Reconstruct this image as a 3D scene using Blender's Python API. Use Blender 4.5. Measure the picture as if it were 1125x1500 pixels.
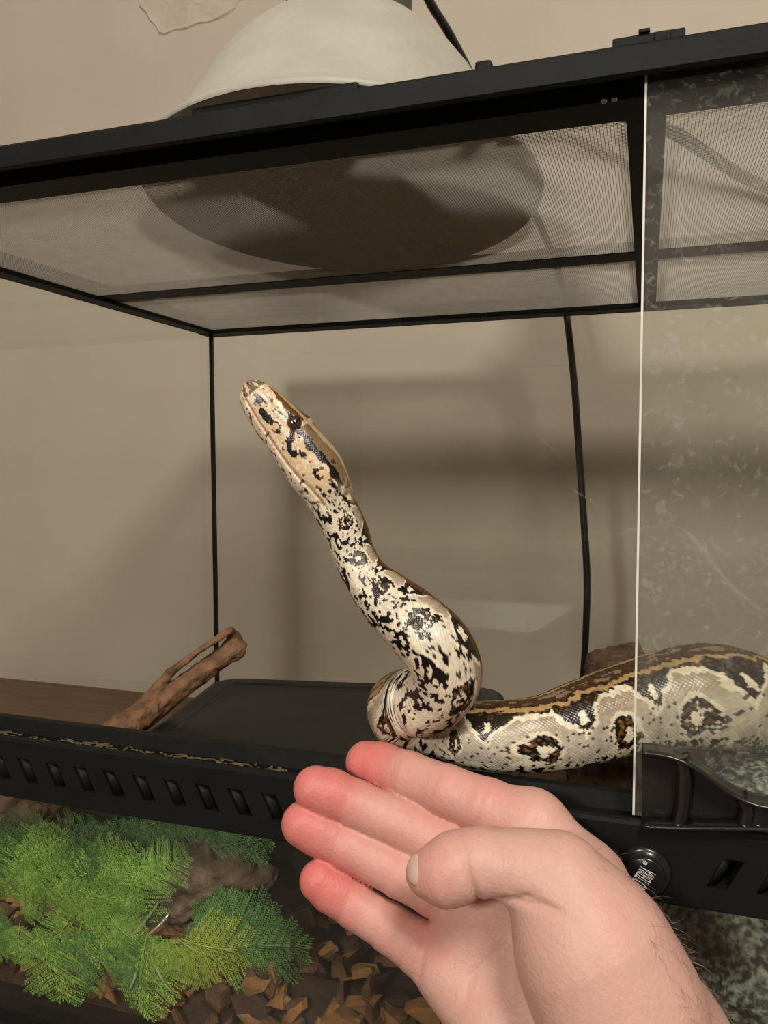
import bpy, bmesh, math, random
import numpy as np
from mathutils import Matrix, Vector

for o in list(bpy.data.objects): bpy.data.objects.remove(o)
scene = bpy.context.scene
COL = scene.collection
random.seed(7); RNG = np.random.default_rng(7)
H = 1.05                                   # height of the lens above the floor; tank axes: X along its front, Y into its depth

# ------------------------------------------------------------------ camera
FPX = 1160.0
_X = np.array([3500.5, 62., -FPX]); _X /= np.linalg.norm(_X)
_Y = np.array([385.5, -76., FPX]); _Y -= _X*_X.dot(_Y); _Y /= np.linalg.norm(_Y)
_Z = np.cross(_X, _Y)
CM = np.stack([_X, _Y, _Z])                # columns: lens right, down, forward in world axes
RIGHT, DOWN, FWD = CM[:, 0], CM[:, 1], CM[:, 2]
ORG = np.array([0., 0., H])
cam_d = bpy.data.cameras.new('camera'); cam = bpy.data.objects.new('camera', cam_d); COL.objects.link(cam)
cam_d.sensor_fit = 'VERTICAL'; cam_d.sensor_height = 24.0; cam_d.lens = 24.0*FPX/1500.0
cam_d.clip_start = 0.01
mw = Matrix.Identity(4)
for i in range(3):
    mw[i][0] = RIGHT[i]; mw[i][1] = -DOWN[i]; mw[i][2] = -FWD[i]; mw[i][3] = ORG[i]
cam.matrix_world = mw
scene.camera = cam

# ------------------------------------------------------------------ world, lights, exposure
world = bpy.data.worlds.new('world'); scene.world = world; world.use_nodes = True
world.node_tree.nodes['Background'].inputs[0].default_value = (0.9, 0.78, 0.62, 1)
world.node_tree.nodes['Background'].inputs[1].default_value = 0.0
def area(name, loc, target, size, power, col):
    d = bpy.data.lights.new(name, 'AREA'); d.shape = 'DISK'; d.size = size; d.energy = power; d.color = col
    o = bpy.data.objects.new(name, d); COL.objects.link(o); o.location = loc
    o.rotation_euler = (Vector(target)-Vector(loc)).to_track_quat('-Z', 'Y').to_euler()
    return o
area('ceiling_lamp_offscreen', (0.55, -0.75, H+1.22), (0.1, 0.3, H-0.1), 0.40, 17.5, (1.0, 0.925, 0.83))
area('room_lamp_offscreen', (-0.45, -1.60, H+0.72), (-0.1, 0.5, H), 0.25, 17, (1.0, 0.93, 0.84))
vs = scene.view_settings
vs.view_transform = 'Standard'; vs.look = 'None'; vs.gamma = 1.0; vs.use_curve_mapping = False
vs.exposure = 0.35

# ------------------------------------------------------------------ helpers
def ray(px, py): return CM @ np.array([px-562.5, py-750.0, FPX])
def PY(px, py, Y): d = ray(px, py); return ORG + d*(Y/d[1])          # on the tank plane at depth Y
def PD(px, py, dist): return ORG + ray(px, py)*(dist/FPX)            # at a distance along the lens axis
def adist(p): return float((np.asarray(p)-ORG) @ FWD)

def tag(o, label=None, cat=None, group=None, kind=None):
    if label: o['label'] = label
    if cat: o['category'] = cat
    if group: o['group'] = group
    if kind: o['kind'] = kind
    return o
def empty(name, loc=(0, 0, 0)):
    o = bpy.data.objects.new(name, None); COL.objects.link(o); o.location = loc; o.empty_display_size = 0.02
    return o
def par(o, parent):
    if parent is not None:
        o.parent = parent
        pm = Matrix.Translation(parent.location) if parent.parent is None else Matrix.Translation(parent.location+parent.parent.location)
        o.matrix_parent_inverse = pm.inverted()
    return o
def obj_np(name, V, Fc, mat, parent=None, smooth=False, attrs=None):
    me = bpy.data.meshes.new(name)
    me.from_pydata(np.asarray(V).tolist(), [], Fc if isinstance(Fc, list) else np.asarray(Fc).tolist())
    if smooth: me.polygons.foreach_set('use_smooth', np.ones(len(me.polygons), bool))
    if attrs:
        for k, A in attrs.items():
            at = me.color_attributes.new(k, 'FLOAT_COLOR', 'POINT')
            B = np.ones((len(V), 4), np.float32); B[:, :3] = A
            at.data.foreach_set('color', B.ravel())
    me.materials.append(mat); me.update()
    o = bpy.data.objects.new(name, me); COL.objects.link(o)
    return par(o, parent)
def obj_bm(name, bm, mat, parent=None, smooth=False):
    bmesh.ops.recalc_face_normals(bm, faces=bm.faces)
    me = bpy.data.meshes.new(name); bm.to_mesh(me); bm.free()
    if smooth: me.polygons.foreach_set('use_smooth', np.ones(len(me.polygons), bool))
    me.materials.append(mat)
    o = bpy.data.objects.new(name, me); COL.objects.link(o)
    return par(o, parent)
def bx(bm, x0, x1, y0, y1, z0, z1, bev=0.0):
    """box; z given relative to the lens height"""
    r = bmesh.ops.create_cube(bm, size=1.0)
    for v in r['verts']:
        v.co = Vector(((x0+x1)/2+v.co.x*(x1-x0), (y0+y1)/2+v.co.y*(y1-y0), H+(z0+z1)/2+v.co.z*(z1-z0)))
    if bev > 0:
        es = list({e for v in r['verts'] for e in v.link_edges})
        bmesh.ops.bevel(bm, geom=es, offset=bev, segments=2, affect='EDGES', profile=0.6)
def box(name, dims, mat, parent=None, bev=0.0):
    bm = bmesh.new(); bx(bm, *dims, bev=bev); return obj_bm(name, bm, mat, parent)
def prism(bm, poly, y0, y1):
    """poly: list of (x, z) with z relative to the lens; extruded along Y"""
    a = [bm.verts.new((x, y0, H+z)) for x, z in poly]; b = [bm.verts.new((x, y1, H+z)) for x, z in poly]
    n = len(poly)
    bm.faces.new(a); bm.faces.new(b[::-1])
    for i in range(n): bm.faces.new((a[i], b[i], b[(i+1) % n], a[(i+1) % n]))
def extrude_x(bm, prof, x0, x1):
    """prof: list of (y, z) closed, extruded along X"""
    a = [bm.verts.new((x0, y, H+z)) for y, z in prof]; b = [bm.verts.new((x1, y, H+z)) for y, z in prof]
    n = len(prof)
    bm.faces.new(a[::-1]); bm.faces.new(b)
    for i in range(n): bm.faces.new((a[i], a[(i+1) % n], b[(i+1) % n], b[i]))
def spline(P, n):
    P = np.asarray(P, float); t = np.r_[0, np.cumsum(np.linalg.norm(np.diff(P[:, :3], axis=0), axis=1)**0.5)]
    tt = np.linspace(0, t[-1], n)
    m = np.gradient(P, t, axis=0)
    i = np.clip(np.searchsorted(t, tt, 'right')-1, 0, len(P)-2)
    h = (t[i+1]-t[i])[:, None]; s = ((tt-t[i])[:, None])/h
    return (2*s**3-3*s**2+1)*P[i]+(s**3-2*s**2+s)*h*m[i]+(-2*s**3+3*s**2)*P[i+1]+(s**3-s**2)*h*m[i+1]
def tube_np(P, R, ns=10):
    P = np.asarray(P, float); R = np.broadcast_to(np.asarray(R, float), (len(P),))
    T = np.gradient(P, axis=0); T /= np.linalg.norm(T, axis=1)[:, None]+1e-12
    up = np.array([0.13, 0.27, 0.95]); A = np.cross(T, up); A /= np.linalg.norm(A, axis=1)[:, None]
    B = np.cross(T, A)
    th = np.arange(ns)*2*np.pi/ns
    V = P[:, None]+R[:, None, None]*(np.cos(th)[None, :, None]*A[:, None]+np.sin(th)[None, :, None]*B[:, None])
    n = len(P); V = V.reshape(-1, 3); F = []
    for i in range(n-1):
        for j in range(ns):
            k = (j+1) % ns; F.append((i*ns+j, i*ns+k, (i+1)*ns+k, (i+1)*ns+j))
    F.append(tuple(range(ns))[::-1]); F.append(tuple((n-1)*ns+j for j in range(ns)))
    return V, F
def lathe_np(prof, ns=64):
    """prof: list of (r, z), closed profile makes a shell"""
    th = np.arange(ns)*2*np.pi/ns
    V = np.array([[(r*np.cos(a), r*np.sin(a), z) for a in th] for r, z in prof]).reshape(-1, 3)
    F = []
    for i in range(len(prof)-1):
        for j in range(ns):
            k = (j+1) % ns; F.append((i*ns+j, i*ns+k, (i+1)*ns+k, (i+1)*ns+j))
    return V, F
def vnoise(p, seed=0):
    """smooth value noise in [-1,1]"""
    p = np.asarray(p, float); i = np.floor(p).astype(np.int64); f = p-i; f = f*f*(3-2*f)
    def hsh(a, b, c):
        n = (a*374761393+b*668265263+c*2147483647+seed*974711) & 0xffffffff
        n = ((n ^ (n >> 13))*1274126177) & 0xffffffff
        n = ((n ^ (n >> 16))*2246822519) & 0xffffffff
        return ((n ^ (n >> 15)) & 0xffff)/32767.5-1
    r = 0
    for dx in (0, 1):
        wx = f[..., 0] if dx else 1-f[..., 0]
        for dy in (0, 1):
            wy = f[..., 1] if dy else 1-f[..., 1]
            for dz in (0, 1):
                wz = f[..., 2] if dz else 1-f[..., 2]
                r = r+wx*wy*wz*hsh(i[..., 0]+dx, i[..., 1]+dy, i[..., 2]+dz)
    return r
def fbm(p, seed=0, oct=3):
    return sum(vnoise(np.asarray(p)*2**k, seed+k)*0.5**k for k in range(oct))
def surface_nets(F, org, h):
    """naive surface nets of a signed distance grid"""
    s = F < 0
    nx, ny, nz = F.shape
    acc = np.zeros((nx-1, ny-1, nz-1, 3), np.float32); cnt = np.zeros((nx-1, ny-1, nz-1), np.float32)
    cs = [(a, b, c) for a in (0, 1) for b in (0, 1) for c in (0, 1)]
    sl = lambda c: (slice(c[0], nx-1+c[0]), slice(c[1], ny-1+c[1]), slice(c[2], nz-1+c[2]))
    for a in cs:
        for ax in range(3):
            if a[ax]: continue
            b = list(a); b[ax] = 1
            fa, fb = F[sl(a)], F[sl(b)]
            m = (fa < 0) != (fb < 0)
            t = np.where(m, fa/(fa-fb+1e-20), 0)
            for k in range(3): acc[..., k] += np.where(m, a[k]+(t if k == ax else 0), 0)
            cnt += m
    act = cnt > 0
    idx = -np.ones(act.shape, np.int64); idx[act] = np.arange(act.sum())
    cell = np.argwhere(act)
    V = (cell+acc[act]/cnt[act][:, None])*h+np.asarray(org)
    Q = []
    for ax in range(3):
        u, v = [(1, 2), (2, 0), (0, 1)][ax]
        lo = [slice(1, n-1) for n in F.shape]; lo[ax] = slice(0, F.shape[ax]-1)
        hi = [slice(1, n-1) for n in F.shape]; hi[ax] = slice(1, F.shape[ax])
        sa, sb = s[tuple(lo)], s[tuple(hi)]
        e = np.argwhere(sa != sb); base = e.copy()
        for k in range(3):
            if k != ax: base[:, k] += 1
        flip = sa[sa != sb]
        def cid(du, dv):
            c = base.copy(); c[:, u] -= du; c[:, v] -= dv
            return idx[c[:, 0], c[:, 1], c[:, 2]]
        q = np.stack([cid(1, 1), cid(0, 1), cid(0, 0), cid(1, 0)], 1)
        q[~flip] = q[~flip][:, ::-1]
        Q.append(q)
    return V, np.concatenate(Q)
class SDF:
    def __init__(s, lo, hi, h):
        s.lo = np.asarray(lo, float); s.h = h
        s.n = np.ceil((np.asarray(hi)-s.lo)/h).astype(int)+1
        s.F = np.full(s.n, 0.03, np.float32)
    def block(s, pts, rad, m):
        a = np.clip(np.floor((np.min(pts, 0)-rad-m-s.lo)/s.h).astype(int), 0, s.n); b = np.clip(np.ceil((np.max(pts, 0)+rad+m-s.lo)/s.h).astype(int)+1, 0, s.n)
        g = [np.arange(a[k], b[k])*s.h+s.lo[k] for k in range(3)]
        G = np.stack(np.meshgrid(*g, indexing='ij'), -1).astype(np.float32)
        return tuple(slice(a[k], b[k]) for k in range(3)), G
    def cone(s, A, B, ra, rb, k=0.003, tgt=None, m=0.012, groove=None):
        A, B = np.asarray(A, np.float32), np.asarray(B, np.float32)
        S, G = s.block(np.stack([A, B]), max(ra, rb), m)
        d = B-A; t = np.clip(((G-A)@d)/max(d@d, 1e-12), 0, 1)
        f = np.linalg.norm(G-A-t[..., None]*d, axis=-1)-(ra+(rb-ra)*t)
        s.smin(S, f, k)
        return s
    def smin(s, S, f, k):
        a = s.F[S]
        if k <= 0: s.F[S] = np.minimum(a, f); return
        hh = np.clip(0.5+0.5*(a-f)/k, 0, 1)
        s.F[S] = a*(1-hh)+f*hh-k*hh*(1-hh)

# ------------------------------------------------------------------ materials
def srgb(r, g, b):
    return tuple((c/12.92 if c <= 0.04045 else ((c+0.055)/1.055)**2.4) for c in (r/255, g/255, b/255))+(1,)
def mat(name, c1, c2=None, scale=20.0, rough=0.6, bump=0.0, bscale=None, metal=0.0, detail=4.0, spec=0.5, coat=0.0, stretch=None, contrast=(0.3, 0.7), sss=0.0):
    m = bpy.data.materials.new(name); m.use_nodes = True
    nt = m.node_tree; N = nt.nodes; L = nt.links; b = N['Principled BSDF']
    b.inputs['Roughness'].default_value = rough; b.inputs['Metallic'].default_value = metal
    b.inputs['Specular IOR Level'].default_value = spec; b.inputs['Coat Weight'].default_value = coat
    if sss: b.inputs['Subsurface Weight'].default_value = sss; b.inputs['Subsurface Radius'].default_value = (0.006, 0.0025, 0.0015); b.inputs['Subsurface Scale'].default_value = 1.0
    tc = N.new('ShaderNodeTexCoord'); mp = N.new('ShaderNodeMapping'); L.new(tc.outputs['Object'], mp.inputs[0])
    if stretch: mp.inputs['Scale'].default_value = stretch
    nz = N.new('ShaderNodeTexNoise'); nz.inputs['Scale'].default_value = scale; nz.inputs['Detail'].default_value = detail
    L.new(mp.outputs[0], nz.inputs['Vector'])
    cr = N.new('ShaderNodeValToRGB'); cr.color_ramp.elements[0].color = c1; cr.color_ramp.elements[1].color = c2 or c1
    cr.color_ramp.elements[0].position = contrast[0]; cr.color_ramp.elements[1].position = contrast[1]
    L.new(nz.outputs['Fac'], cr.inputs[0]); L.new(cr.outputs[0], b.inputs['Base Color'])
    if bump:
        n2 = N.new('ShaderNodeTexNoise'); n2.inputs['Scale'].default_value = bscale or scale*3; n2.inputs['Detail'].default_value = 5
        L.new(mp.outputs[0], n2.inputs['Vector'])
        bp = N.new('ShaderNodeBump'); bp.inputs['Strength'].default_value = bump; bp.inputs['Distance'].default_value = 0.002
        L.new(n2.outputs['Fac'], bp.inputs['Height']); L.new(bp.outputs[0], b.inputs['Normal'])
    return m
def attr_mat(name, rough=0.4, spec=0.5, bump=0.0, bscale=400, sss=0.0, vary=0.0, coat=0.0):
    m = bpy.data.materials.new(name); m.use_nodes = True
    nt = m.node_tree; N = nt.nodes; L = nt.links; b = N['Principled BSDF']
    b.inputs['Roughness'].default_value = rough; b.inputs['Specular IOR Level'].default_value = spec; b.inputs['Coat Weight'].default_value = coat
    at = N.new('ShaderNodeAttribute'); at.attribute_name = 'pattern'
    tc = N.new('ShaderNodeTexCoord')
    nz = N.new('ShaderNodeTexNoise'); nz.inputs['Scale'].default_value = bscale*0.4; nz.inputs['Detail'].default_value = 3
    L.new(tc.outputs['Object'], nz.inputs['Vector'])
    mr = N.new('ShaderNodeMapRange'); mr.inputs['To Min'].default_value = 1-vary; mr.inputs['To Max'].default_value = 1+vary
    L.new(nz.outputs['Fac'], mr.inputs['Value'])
    mx = N.new('ShaderNodeVectorMath'); mx.operation = 'SCALE'
    L.new(at.outputs['Color'], mx.inputs[0]); L.new(mr.outputs[0], mx.inputs['Scale']); L.new(mx.outputs[0], b.inputs['Base Color'])
    if sss: b.inputs['Subsurface Weight'].default_value = sss; b.inputs['Subsurface Radius'].default_value = (0.006, 0.0022, 0.0012); b.inputs['Subsurface Scale'].default_value = 1.0
    if bump:
        n2 = N.new('ShaderNodeTexNoise'); n2.inputs['Scale'].default_value = bscale; n2.inputs['Detail'].default_value = 4
        L.new(tc.outputs['Object'], n2.inputs['Vector'])
        bp = N.new('ShaderNodeBump'); bp.inputs['Strength'].default_value = bump; bp.inputs['Distance'].default_value = 0.001
        L.new(n2.outputs['Fac'], bp.inputs['Height']); L.new(bp.outputs[0], b.inputs['Normal'])
    return m
def glass_mat(name, haze=0.0, spots=0.0, tint=(0.97, 0.98, 0.96, 1), refl=1.0):
    m = bpy.data.materials.new(name); m.use_nodes = True
    nt = m.node_tree; N = nt.nodes; L = nt.links; N.remove(N['Principled BSDF']); out = N['Material Output']
    tr = N.new('ShaderNodeBsdfTransparent'); tr.inputs[0].default_value = tint
    gl = N.new('ShaderNodeBsdfGlossy'); gl.inputs['Roughness'].default_value = 0.03
    lw = N.new('ShaderNodeLayerWeight'); lw.inputs[0].default_value = 0.5
    pw = N.new('ShaderNodeMath'); pw.operation = 'POWER'; pw.inputs[1].default_value = 5; L.new(lw.outputs['Facing'], pw.inputs[0])
    ma = N.new('ShaderNodeMath'); ma.operation = 'MULTIPLY_ADD'; ma.inputs[1].default_value = 0.95*refl; ma.inputs[2].default_value = 0.042*refl
    L.new(pw.outputs[0], ma.inputs[0])
    mx = N.new('ShaderNodeMixShader'); L.new(ma.outputs[0], mx.inputs[0]); L.new(tr.outputs[0], mx.inputs[1]); L.new(gl.outputs[0], mx.inputs[2])
    last = mx
    if haze or spots:
        tc = N.new('ShaderNodeTexCoord')
        n1 = N.new('ShaderNodeTexNoise'); n1.inputs['Scale'].default_value = 16; n1.inputs['Detail'].default_value = 6; n1.inputs['Distortion'].default_value = 0.8
        n2 = N.new('ShaderNodeTexNoise'); n2.inputs['Scale'].default_value = 260; n2.inputs['Detail'].default_value = 6; n2.inputs['Distortion'].default_value = 0.9
        for n in (n1, n2): L.new(tc.outputs['Object'], n.inputs['Vector'])
        r1 = N.new('ShaderNodeMapRange'); r1.inputs['From Min'].default_value = 0.38; r1.inputs['From Max'].default_value = 0.75; r1.inputs['To Min'].default_value = haze*0.35; r1.inputs['To Max'].default_value = haze
        r2 = N.new('ShaderNodeMapRange'); r2.inputs['From Min'].default_value = 0.58; r2.inputs['From Max'].default_value = 0.72; r2.inputs['To Min'].default_value = 0; r2.inputs['To Max'].default_value = spots
        L.new(n1.outputs['Fac'], r1.inputs['Value']); L.new(n2.outputs['Fac'], r2.inputs['Value'])
        ad = N.new('ShaderNodeMath'); ad.operation = 'ADD'; L.new(r1.outputs[0], ad.inputs[0]); L.new(r2.outputs[0], ad.inputs[1])
        df = N.new('ShaderNodeBsdfDiffuse'); df.inputs[0].default_value = (0.75, 0.72, 0.66, 1)
        m2 = N.new('ShaderNodeMixShader'); L.new(ad.outputs[0], m2.inputs[0]); L.new(mx.outputs[0], m2.inputs[1]); L.new(df.outputs[0], m2.inputs[2])
        last = m2
    L.new(last.outputs[0], out.inputs[0])
    return m
M = {}
M['wall'] = mat('wall_paint', (0.50, 0.43, 0.35, 1), (0.54, 0.47, 0.385, 1), 6, 0.85, 0.25, 90)
M['ceil'] = mat('ceiling_paint', (0.62, 0.57, 0.50, 1), (0.66, 0.61, 0.54, 1), 9, 0.9, 0.3, 60)
M['floor'] = mat('carpet', (0.16, 0.13, 0.10, 1), (0.22, 0.18, 0.14, 1), 120, 0.95, 0.6, 300)
M['black'] = mat('black_plastic', (0.006, 0.0066, 0.006, 1), (0.009, 0.0098, 0.0088, 1), 60, 0.55, 0.06, 500, spec=0.15)
M['gloss'] = mat('black_gloss_plastic', (0.008, 0.008, 0.008, 1), (0.012, 0.012, 0.012, 1), 60, 0.24, 0.06, 400)
M['silicone'] = mat('black_silicone', (0.006, 0.006, 0.006, 1), (0.010, 0.010, 0.009, 1), 60, 0.5)
M['glass'] = glass_mat('clear_glass')
M['glass_low'] = glass_mat('lower_front_glass', 0.012, 0.006)
M['glass_door'] = glass_mat('dirty_door_glass', 0.060, 0.11)
M['edge'] = mat('ground_glass_edge', (0.62, 0.63, 0.55, 1), (0.78, 0.78, 0.70, 1), 80, 0.25)
M['mesh'] = mat('screen_wire', (0.34, 0.31, 0.26, 1), (0.40, 0.37, 0.31, 1), 80, 0.6)
M['alu'] = mat('dome_enamel', (0.36, 0.345, 0.29, 1), (0.43, 0.415, 0.355, 1), 30, 0.5, 0.2, 250)
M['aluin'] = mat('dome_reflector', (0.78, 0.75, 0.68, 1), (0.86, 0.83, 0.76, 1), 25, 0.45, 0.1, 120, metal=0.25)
M['socket'] = mat('lamp_socket', (0.06, 0.055, 0.045, 1), (0.09, 0.08, 0.065, 1), 80, 0.6)
M['cord'] = mat('black_cord', (0.010, 0.010, 0.010, 1), (0.016, 0.016, 0.015, 1), 80, 0.4)
M['wood'] = mat('driftwood', (0.085, 0.040, 0.018, 1), (0.26, 0.135, 0.062, 1), 75, 0.75, 0.7, 220)
M['darkwood'] = mat('dark_driftwood', (0.030, 0.016, 0.008, 1), (0.12, 0.062, 0.032, 1), 70, 0.6, 0.7, 220, stretch=(1, 1, 2.5))
M['greywood'] = mat('grey_driftwood', (0.085, 0.055, 0.036, 1), (0.24, 0.165, 0.11, 1), 90, 0.8, 0.8, 260)
M['cork'] = mat('cork_bark', (0.15, 0.085, 0.045, 1), (0.29, 0.18, 0.105, 1), 45, 0.85, 0.8, 160)
M['soil'] = mat('bark_litter', (0.020, 0.010, 0.005, 1), (0.070, 0.034, 0.014, 1), 90, 0.9, 0.8, 200)
M['chipA'] = mat('bark_chip_brown', (0.075, 0.033, 0.013, 1), (0.18, 0.085, 0.034, 1), 120, 0.8, 0.5, 300)
M['chipB'] = mat('bark_chip_orange', (0.18, 0.080, 0.024, 1), (0.36, 0.18, 0.060, 1), 120, 0.8, 0.5, 300)
M['chipC'] = mat('bark_chip_dark', (0.032, 0.015, 0.007, 1), (0.085, 0.040, 0.018, 1), 120, 0.85, 0.5, 300)
M['fernA'] = mat('fern_leaf', (0.13, 0.29, 0.035, 1), (0.36, 0.58, 0.12, 1), 110, 0.5)
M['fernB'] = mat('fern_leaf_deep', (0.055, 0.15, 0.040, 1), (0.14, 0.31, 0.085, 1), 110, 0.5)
M['fernC'] = mat('fern_leaf_yellow', (0.27, 0.36, 0.040, 1), (0.40, 0.50, 0.09, 1), 60, 0.5)
M['stem'] = mat('fern_stem', (0.10, 0.20, 0.04, 1), (0.16, 0.28, 0.07, 1), 60, 0.35)
M['clear'] = mat('shiny_plastic_stem', (0.30, 0.34, 0.26, 1), (0.45, 0.48, 0.40, 1), 90, 0.12, coat=0.6)
M['rock'] = mat('mottled_rock', (0.030, 0.038, 0.026, 1), (0.36, 0.39, 0.31, 1), 330, 0.7, 0.9, 420, detail=5, contrast=(0.43, 0.66))
M['hide'] = mat('hide_box_plastic', (0.008, 0.009, 0.006, 1), (0.013, 0.014, 0.010, 1), 50, 0.48, 0.04, 300, spec=0.35)
M['debris'] = mat('straw_debris', (0.06, 0.044, 0.024, 1), (0.20, 0.145, 0.075, 1), 300, 0.9)
M['white'] = mat('white_print', (0.80, 0.80, 0.78, 1), None, 10, 0.5)
M['steel'] = mat('screw_steel', (0.5, 0.5, 0.5, 1), None, 10, 0.25, metal=1.0)
M['table'] = mat('table_wood', (0.12, 0.06, 0.03, 1), (0.20, 0.11, 0.06, 1), 14, 0.45, 0.2, 80, stretch=(1, 8, 8))
M['plaster'] = mat('plaster_patch', (0.49, 0.42, 0.34, 1), (0.55, 0.48, 0.395, 1), 30, 0.85, 0.5, 120)
M['shelf'] = mat('dark_bookcase', (0.03, 0.02, 0.014, 1), (0.05, 0.034, 0.024, 1), 12, 0.5, 0.1, 60)

# ------------------------------------------------------------------ the room
WY = 0.95
def wall(name, dims, m): return tag(box(name, dims, m), kind='structure')
wall('floor', (-2.3, 1.9, -2.7, 1.05, -H-0.1, -H), M['floor'])
wall('ceiling', (-2.3, 1.9, -2.7, 1.05, 1.40, 1.50), M['ceil'])
wall_back = wall('wall_back', (-2.3, 1.9, WY, WY+0.1, -H, 1.40), M['wall'])
wall('wall_left', (-2.3, -2.2, -2.6, WY, -H, 1.40), M['wall'])
wall('wall_right', (1.8, 1.9, -2.6, WY, -H, 1.40), M['wall'])
wall('wall_front', (-2.3, 1.9, -2.7, -2.6, -H, 1.40), M['wall'])
# rough plaster repair on the wall above the tank
def plaster():
    outline = [(190, -70), (205, 10), (232, 52), (275, 44), (338, 22), (372, -14), (330, -80), (250, -100)]
    c = PY(275, -20, WY)
    bm = bmesh.new()
    rings = []
    for s, y in ((1.0, WY+0.001), (0.955, WY-0.0022), (0.86, WY-0.0012), (0.5, WY-0.0018)):
        r = []
        for k in range(len(outline)*4):
            a = np.array(outline[k//4 % len(outline)], float); b = np.array(outline[(k//4+1) % len(outline)], float)
            q = a+(b-a)*((k % 4)/4); p = PY(q[0], q[1], WY)
            p = c+(p-c)*s*(1+0.03*math.sin(k*2.3)+0.02*math.sin(k*5.1)); r.append(bm.verts.new((p[0], y-0.0006*math.sin(k*1.7), p[2])))
        rings.append(r)
    n = len(rings[0])
    for a, b in zip(rings, rings[1:]):
        for k in range(n): bm.faces.new((a[k], a[(k+1) % n], b[(k+1) % n], b[k]))
    bm.faces.new(rings[-1])
    obj_bm('plaster_patch', bm, M['plaster'], wall_back)
plaster()

# table under the tank
tb = empty('table', (0, 0.52, 0)); tag(tb, 'brown wooden table carrying the glass tank', 'table')
box('tabletop', (-0.85, 0.55, 0.26, 0.86, -0.330, -0.297), M['table'], tb, 0.004)
for sx in (-0.80, 0.50):
    for sy in (0.31, 0.81): box('leg', (sx-0.025, sx+0.025, sy-0.025, sy+0.025, -H, -0.330), M['table'], tb, 0.003)

# ------------------------------------------------------------------ the tank
tank = empty('terrarium', (0, 0.536, H-0.297))
tag(tank, 'black framed glass reptile terrarium with a screen lid and open front', 'terrarium')
XL, XR = -0.452, 0.446
# top front rail: face, recess and inner lip
bm = bmesh.new(); extrude_x(bm, [(0.310, 0.1405), (0.310, 0.1495), (0.3115, 0.151), (0.334, 0.151), (0.334, 0.1445), (0.3145, 0.1445), (0.3145, 0.1405)], XL, XR)
top_front = obj_bm('front_top_rail', bm, M['black'], tank)
bm = bmesh.new(); extrude_x(bm, [(0.325, 0.1375), (0.325, 0.1444), (0.345, 0.1444), (0.345, 0.1375)], XL+0.012, XR-0.012)
obj_bm('front_inner_lip', bm, M['black'], tank)
for x in (PY(885, 145, 0.325)[0], PY(900, 145, 0.325)[0]):
    V, F = lathe_np([(0.0001, -0.0014), (0.0010, -0.0013), (0.0013, -0.0006), (0.0013, 0.0)], 12)
    V = V[:, [0, 2, 1]]+np.array([x, 0.3249, PY(892, 146, 0.325)[2]]); obj_np('screw', V, F, M['steel'], tank, True)
box('back_top_rail', (XL, XR, 0.742, 0.765, 0.134, 0.1495), M['black'], tank, 0.001)
for nm, a, b in (('side_top_rail', XL, XL+0.016), ('side_top_rail', XR-0.016, XR)):
    bm = bmesh.new(); bx(bm, a, b, 0.3345, 0.742, 0.1345, 0.1495, 0.001); obj_bm(nm, bm, M['black'], tank)
# screen lid
lid = par(empty('screen_lid', (0, 0, 0)), tank); lid.matrix_parent_inverse = Matrix.Translation(tank.location).inverted()
def lidpart(name, bm, m):
    o = obj_bm(name, bm, m); o.parent = lid; return o
bm = bmesh.new(); bx(bm, -0.0105, 0.0050, 0.345, 0.742, 0.1378, 0.1470, 0.0008); lidpart('middle_bar', bm, M['black'])
for a, b in ((XL+0.016, -0.0105), (0.0050, XR-0.016)):
    bm = bmesh.new(); bx(bm, a, b, 0.560, 0.586, 0.1376, 0.1450, 0.0008); lidpart('cross_bar', bm, M['black'])
def wire_mesh():
    P = 0.00145; w = 0.00011; z = H+0.1381
    V, F = [], []
    def strip(a, b, axis):
        i = len(V)
        for p in (a, b):
            for du, dz in ((-w, -w), (w, -w), (w, w), (-w, w)):
                V.append((p[0]+(du if axis == 'y' else 0), p[1]+(du if axis == 'x' else 0), z+dz+(0.0002 if axis == 'x' else 0)))
        for k in range(4): F.append((i+k, i+(k+1) % 4, i+4+(k+1) % 4, i+4+k))
    x = XL+0.016
    while x < XR-0.016: strip((x, 0.345), (x, 0.742), 'y'); x += P
    y = 0.3455
    while y < 0.742: strip((XL+0.016, y), (XR-0.016, y), 'x'); y += P
    o = obj_np('wire_screen', V, F, M['mesh']); o.parent = lid; tag(o, kind='stuff')
wire_mesh()
# lid latch on the rail and the long clip that the lamp leans on
bm = bmesh.new()
a, b = PY(898, 50, 0.318)[0], PY(1004, 40, 0.318)[0]
bx(bm, a, b, 0.314, 0.330, 0.151, 0.1552, 0.0006); bx(bm, (a+b)/2-0.0035, (a+b)/2+0.0005, 0.313, 0.322, 0.1552, 0.1566, 0.0004); bx(bm, (a+b)/2+0.0020, (a+b)/2+0.0075, 0.3125, 0.318, 0.1500, 0.1545, 0.0005)
obj_bm('lid_latch', bm, M['black'], tank)
for pa, pb in ((285, 528), (697, 722)):
    a, b = PY(pa, 120, 0.338)[0], PY(pb, 120, 0.338)[0]
    box('lid_clip', (a, b, 0.3345, 0.3415, 0.1445, 0.1655), M['black'], tank, 0.0015)

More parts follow.
